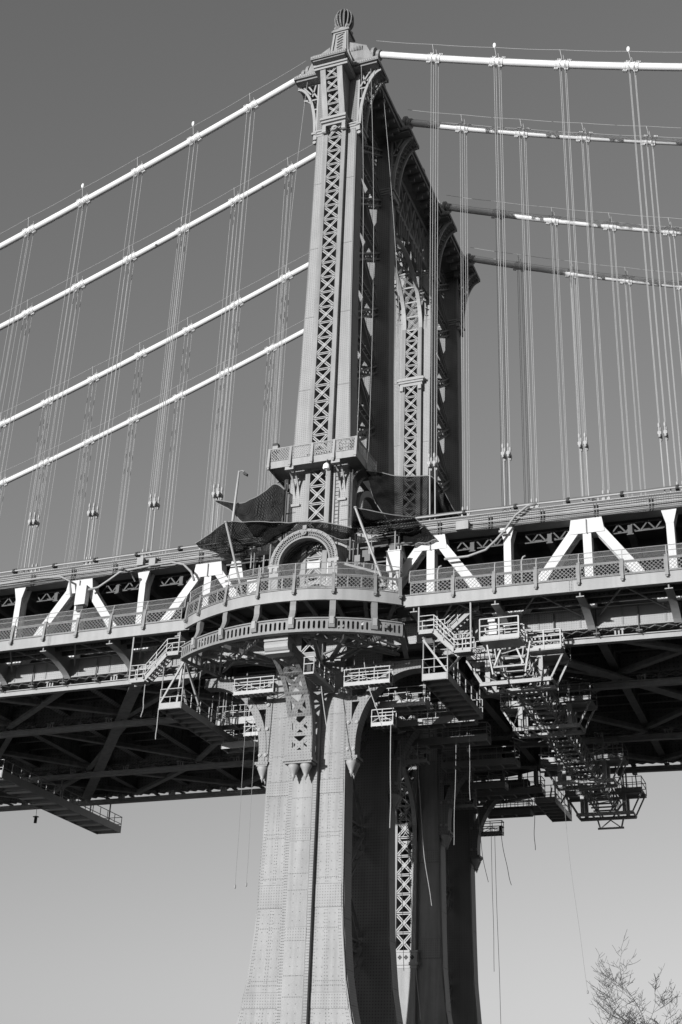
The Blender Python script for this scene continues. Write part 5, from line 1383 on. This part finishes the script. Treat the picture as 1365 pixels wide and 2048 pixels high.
# ---------------------------------------------------------------- work traveller: four frames tied by a lattice spine
TR = thing('work_traveller', 'long lattice scaffold traveller hung beneath the deck, bright at its outer end', 'scaffold', (14, 14, 28))
zs_ = lambda y: -.037*y
def tb(p, q, w_=.12, nm='frame_member', mt='galv'):
    b = MB(); b.bar(p, q, w_, w_); part(nm, b, mt, TR)
for ci in range(4):
    yc = YC[ci]; o = zs_(yc)
    for yo in (-.8, .8):
        y = yc+yo
        tb((11.7, y, 29.75+o), (16.2, y, 29.75+o), .24); tb((10.8, y, 31.35+o), (17.0, y, 31.35+o), .2)
        for x in (12.2, 15.55): tb((x, y, 29.8+o), (x, y, 31.3+o), .3)
        for (xa, xb_) in ((11.75, 10.85), (16.15, 16.95), (13.6, 12.3), (14.3, 15.5)): tb((xa, y, 29.8+o), (xb_, y, 31.35+o), .11)
        for x in (12.2, 15.55): tb((x, y, 31.35+o), (x, y, 32.5), .12, 'hanger')
    for x in (11.7, 12.9, 14.9, 16.2): tb((x, yc-.8, 29.75+o), (x, yc+.8, 29.75+o), .12)
    b = MB(); b.box(10.9, 12.7, yc-1.15, yc+1.15, 31.45+o, 31.52+o); part('platform', b, 'galv', TR); b = MB(); b.box(14.9, 17.05, yc-1.15, yc+1.15, 31.45+o, 31.52+o); part('platform', b, 'galv', TR)
    for (xa, xb_) in ((10.9, 12.7), (14.9, 17.05)):
        for yo in (-1.15, 1.15):
            part('toe_board', MB().box(xa, xb_, yc+yo-.02, yc+yo+.02, 31.33+o, 31.66+o), 'galv', TR)
            for zz in (.55, 1.02): tb((xa, yc+yo, 31.5+o+zz), (xb_, yc+yo, 31.5+o+zz), .05, 'guard_rail', 'alu')
            m_ = 3
            for i in range(m_+1): tb((xa+(xb_-xa)*i/m_, yc+yo, 31.5+o), (xa+(xb_-xa)*i/m_, yc+yo, 32.55+o), .05, 'upright', 'alu')
        for x in (xa, xb_):
            for zz in (.55, 1.02): tb((x, yc-1.15, 31.5+o+zz), (x, yc+1.15, 31.5+o+zz), .05, 'guard_rail', 'pipe')
    for j in range(7):                                   # winches, cable reels and couplings on the frame
        x = 11.4+random.random()*5.2; y = yc-.7+random.random()*1.2; hh = .15+.25*random.random()
        b = MB(); b.box(x-.15, x+.2, y-.12, y+.15, 31.53+o, 31.53+o+hh) if j % 2 else b.tube([(x, y-.15, 31.75+o), (x, y+.15, 31.75+o)], .16, 10); part('winch', b, ['galv', 'alu', 'dark'][j % 3], TR)
    for x in (11.4, 12.4, 15.2, 16.4):
        b = MB(); b.tube([(x, yc, 31.5+o), (x+.1, yc, 32.0+o), (x, yc+.05, 32.36)], .05, 6); b.box(x-.18, x+.18, yc-.22, yc+.22, 32.12+o*.2, 32.34); part('trolley', b, 'galv', TR)
# spine
y = -2.6
yy = []
while y < 31.2: yy.append(y); y += .95
for a, c in zip(yy, yy[1:]):
    za, zb_ = 30.05-.037*a, 30.05-.037*c; ta, tb_ = 31.2-.037*a, 31.2-.037*c
    for x in (13.25, 14.75): tb((x, a, za), (x, c, zb_), .09, 'spine_chord')
    for x in (13.1, 14.9): tb((x, a, ta), (x, c, tb_), .10, 'spine_chord')
    tb((13.0, a, za), (15.0, a, za), .11, 'spine_rung')
    i = yy.index(a)
    for xa, xb_ in ((13.25, 13.1), (14.75, 14.9)):
        tb((xa, a, za), (xb_, c, tb_), .06, 'spine_lacing'); tb((xb_, a, ta), (xa, a, za), .07, 'spine_lacing')
    if i % 2: tb((12.95, a, ta), (15.05, c, tb_), .06, 'spine_lacing')
    else: tb((15.05, a, ta), (12.95, c, tb_), .06, 'spine_lacing')
for x, e in ((13.2, 1), (14.9, -1)):
    tb((x, 30.4, 27.95), (x-.25*e, 30.4, 28.9), .12, 'spine_lacing'); tb((x, 30.4, 27.95), (14.05+.2*e, 30.4, 28.75), .08, 'spine_lacing')
tb((13.0, 30.4, 27.95), (15.1, 30.4, 27.95), .14, 'spine_chord')
for x, e in ((13.0, 1), (15.0, -1)):
    tb((x, -2.7, 29.65), (x-.35*e, -2.7, 31.6), .09, 'spine_lacing', 'alu'); tb((x+.1*e, -2.7, 30.2), (14-.5*e, -2.7, 31.2), .1, 'spine_lacing', 'alu')
for i in range(54):
    y = -1.5+random.random()*30; x = 11.2+random.random()*5.4; z = 29.9+random.random()*2.0-.037*y
    d = V((random.uniform(-1,1), random.uniform(-1,1), random.uniform(-.35,.35))).normalized()*random.uniform(.6, 1.9)
    b = MB(); b.tube([V((x,y,z))-d*.5, V((x,y,z))+d*.5], .03, 5); part('scaffold_tube', b, ['galv', 'pipe', 'galv'][i % 3], TR)
# the two bright head platforms
def basket(x0, x1, y0, y1, z, h, nm):
    part('platform', MB().box(x0, x1, y0, y1, z-.05, z), 'galv', TR)
    for y in (y0, y1):
        part('toe_board', MB().box(x0, x1, y-.025, y+.025, z, z+.28), 'alu', TR)
        for zz in (h*.35+.1, h*.68, h): tb((x0, y, z+zz), (x1, y, z+zz), .07, 'guard_rail', 'alu')
        for x in (x0, (x0+x1)/2, x1): tb((x, y, z), (x, y, z+h), .09, 'upright', 'alu')
    for x in (x0, x1):
        for zz in (h*.35+.1, h*.68, h): tb((x, y0, z+zz), (x, y1, z+zz), .06, 'guard_rail', 'pipe')
        part('toe_board', MB().box(x-.025, x+.025, y0+.03, y1-.03, z, z+.28), 'galv', TR)
basket(12.3, 14.75, -3.1, -1.7, 31.75, 1.42, 'a'); basket(14.9, 17.0, -1.6, -.6, 31.4, 1.25, 'b')
part('control_box', MB().box(12.75, 13.25, -2.6, -2.3, 31.8, 33.05), 'white', TR); part('control_box', MB().box(12.7, 13.15, -2.65, -2.4, 33.08, 33.35), 'white', TR)
for i in range(9):
    x = 15.1+.2*i; b = MB(); b.tube([(x, -1.1, 31.5), (x+.1, -1.0, 31.9+.1*(i % 4)), (x+.3, -1.05, 31.7)], .04, 5); part('hose', b, ['dark', 'alu', 'galv'][i % 3], TR)

# ---------------------------------------------------------------- lone gantry under the other span
T = catwalk('long ribbed inspection gantry slung under the deck, clear of the tower', 11.6, 31.3, -34.2, -31.7, 30.2, along='y', rib=1.95, h=1.25, group=None, name='inspection_gantry', side=.5)
for y in YC[2:]:
    for x in (-34, -31.9):
        b = MB(); b.bar((x, y, 30.3), (x, y, 32.4), .1, .1); part('hanger', b, 'galv', T)
for i in range(10): part('rib_flange', MB().box(-34.1, -31.8, 12.0+i*1.95, 12.42+i*1.95, 29.93, 29.975), 'white', T)
b = MB(); b.tube([(-39.9, 29.26, 32.4), (-39.85, 29.26, 31.5)], .02, 5); b.tube([(-39.85, 29.26, 31.5), (-39.85, 29.26, 30.85)], .15, 10); b.box(-40.1, -39.6, 29.1, 29.4, 31.4, 31.47)
solo('hoist_block', b, 'dark', 'dark hoist block dangling on a wire beside the ribbed gantry', 'hoist')

# ================================================================= HANGING ROPES
def hang(label, x, y, z1, z0, dx=.0, wig=.05, r=.022, mat='rope', bob=False):
    n = 14; b = MB(); rnd = random.Random(int(x*100)+int(y*10))
    ph = rnd.random()*6
    P = [(x+dx*(i/n)**1.5+wig*math.sin(ph+i*.7)*(i/n), y+wig*.5*math.cos(ph+i), z1+(z0-z1)*i/n) for i in range(n+1)]
    b.tube(P, r, 5)
    if bob: b.lathe([(.02, z0-.2), (.06, z0-.15), (.06, z0), (.02, z0+.05)], (P[-1][0], P[-1][1]), 6)
    solo('hanging_rope', b, mat, label, 'rope', 'loose ropes hanging below the deck')
HR = [('white rope trailing from the short bright stage by the lower leg', 5.55, 0.0, 28.0, 21.3, .1, .03, .026, 'alu'),
 ('loose rope trailing from the bright stage on the scaffold side', 4.3, -1.9, 31.9, 27.2, 1.4, .05, .03, 'alu'),
 ('pale rope slanting down past the central lattice bracket', 1.55, -2.6, 31.6, 25.8, 1.0, .02, .03, 'alu'),
 ('thin rope with plumb weight beside the lit leg, the longer one', -4.5, -.4, 31.0, 18.1, .1, .02, .015, 'ropedark', True),
 ('thin rope with plumb weight close against the lit leg', -3.75, -.4, 30.0, 18.2, .1, .02, .015, 'ropedark', True),
 ('tag line hanging under the gantry-side stair landing', -9.4, -3.5, 29.1, 27.0, 0, .02, .03, 'alu'),
 ('short frayed line hanging under the gantry-side stair', -10.6, -3.5, 31.0, 28.6, 0, .06, .03, 'alu'),
 ('pale rope ending in shade near the catwalk by the second leg, first of two', 7.5, 8.2, 29.8, 22.0, -.2, .03, .018, 'rope'),
 ('pale rope ending in shade near the catwalk by the second leg, second of two', 8.4, 8.4, 29.8, 25.0, 0, .03, .018, 'rope'),
 ('long slack rope crossing the dark second leg', 4.9, 7.6, 29.0, 18.0, 1.0, .08, .022, 'rope'),
 ('long straight rope in front of the dark second leg', 4.0, 7.6, 28.4, 11.0, 1.3, .02, .022, 'rope'),
 ('rope hanging beside the sunlit lattice under the deck', 3.6, 7.8, 29, 14.0, .5, .02, .02, 'rope'),
 ('kinked rope end hanging beyond the third leg', 6.2, 18.0, 28.5, 21.5, .8, .06, .022, 'rope'),
 ('short rope hanging under the far catwalk against the sky', 9.1, 24.8, 29.5, 25.2, -.1, .06, .025, 'ropedark'),
 ('rope swinging out below the far swing stage against the sky', 5.1, 29.8, 28.0, 23.6, .8, .05, .025, 'ropedark'),
 ('long thin line falling past the traveller towards the bare tree', 12.4, 20, 29.0, 14.2, 1.2, .05, .013, 'ropedark', True),
 ('rope hanging straight beside the fourth leg', 4.4, 30.4, 28.5, 12.0, .3, .03, .02, 'ropedark'),
 ('second rope hanging straight beside the fourth leg', 4.15, 30.2, 28.5, 17.0, .1, .03, .02, 'ropedark')]
for a in HR: hang(*a)
for i, (p, q, lab) in enumerate((((2.3,-1.3,84.4), (3.1,-1.4,48.3), 'white rope running down the leg edge from cornice to gallery'), ((3.0,-.9,84.2), (3.3,.5,48.2), 'second slack rope from cornice to gallery rail'), ((-2.6,-1.1,84.3), (-3.1,-1.6,48.4), 'thin rope down the lit leg on the lone gantry side'), ((3.2,1.6,84.2), (5.6,2.0,45.6), 'loose rope dangling across the narrow bay of the tower'))):
    b = MB(); p, q = V(p), V(q); b.tube([p+(q-p)*t/20+V((.35*math.sin(math.pi*t/20)*(1 if i != 2 else -1), -.1*math.sin(math.pi*t/20), 0)) for t in range(21)], .017, 5)
    solo('tower_rope', b, 'alu' if i == 0 else 'rope', lab, 'rope', 'loose ropes on the tower')
for i, x in enumerate((-3.2, 3.2)):
    pass

# ================================================================= BARE TREES
def bare_tree(label, x, y, h, spread, seed, lean=0):
    rnd = random.Random(seed); T = thing('bare_tree', label, 'tree', (x, y, 0), 'bare winter trees')
    tr = MB(); tw = MB()
    def grow(p, d, L, r, dep):
        n = 5; P = [p]; rr = [r]
        for i in range(n):
            d = (d+V((rnd.uniform(-.15,.15), rnd.uniform(-.15,.15), rnd.uniform(-.03,.10)))).normalized()
            P.append(P[-1]+d*L/n); rr.append(max(.006, r*(1-.5*(i+1)/n)))
        (tr if dep < 2 else tw).tube(P, rr, 6 if dep < 2 else 4, caps=False)
        if dep >= 7 or L < .12: return
        k = 3 if dep == 0 else (4 if dep < 5 else 3)
        for j in range(k):
            t = rnd.uniform(.3, .95) if j else 1.0
            i0 = min(n-1, int(t*n)); q = P[i0]+(P[i0+1]-P[i0])*(t*n-i0)
            a = rnd.uniform(0, 6.283); ax = V((math.cos(a), math.sin(a), rnd.uniform(-.1, .35))).normalized()
            nd = (d*(1.0 if j == 0 else .62)+ax*(.22 if j == 0 else .85)*spread).normalized()
            grow(q, nd, L*(.70 if j == 0 else rnd.uniform(.48, .70)), max(.006, rr[min(i0+1, n)]*(.9 if j == 0 else .6)), dep+1)
    grow(V((x, y, 0)), V((lean, 0, 1)), h*.40, h*.017, 0)
    part('trunk', tr, 'bark', T, True); part('crown', tw, 'bark', T)
bare_tree('leafless tree with upright forked top rising below the traveller', 25.1, -25, 9.6, 1.3, 5)
bare_tree('leafless tree with spreading crown behind the forked one', 26.75, -22, 8.9, 1.0, 55)
bare_tree('tip of a leafless tree rising past the foot of the lit leg', -2.2, -25, 6.0, .8, 14)
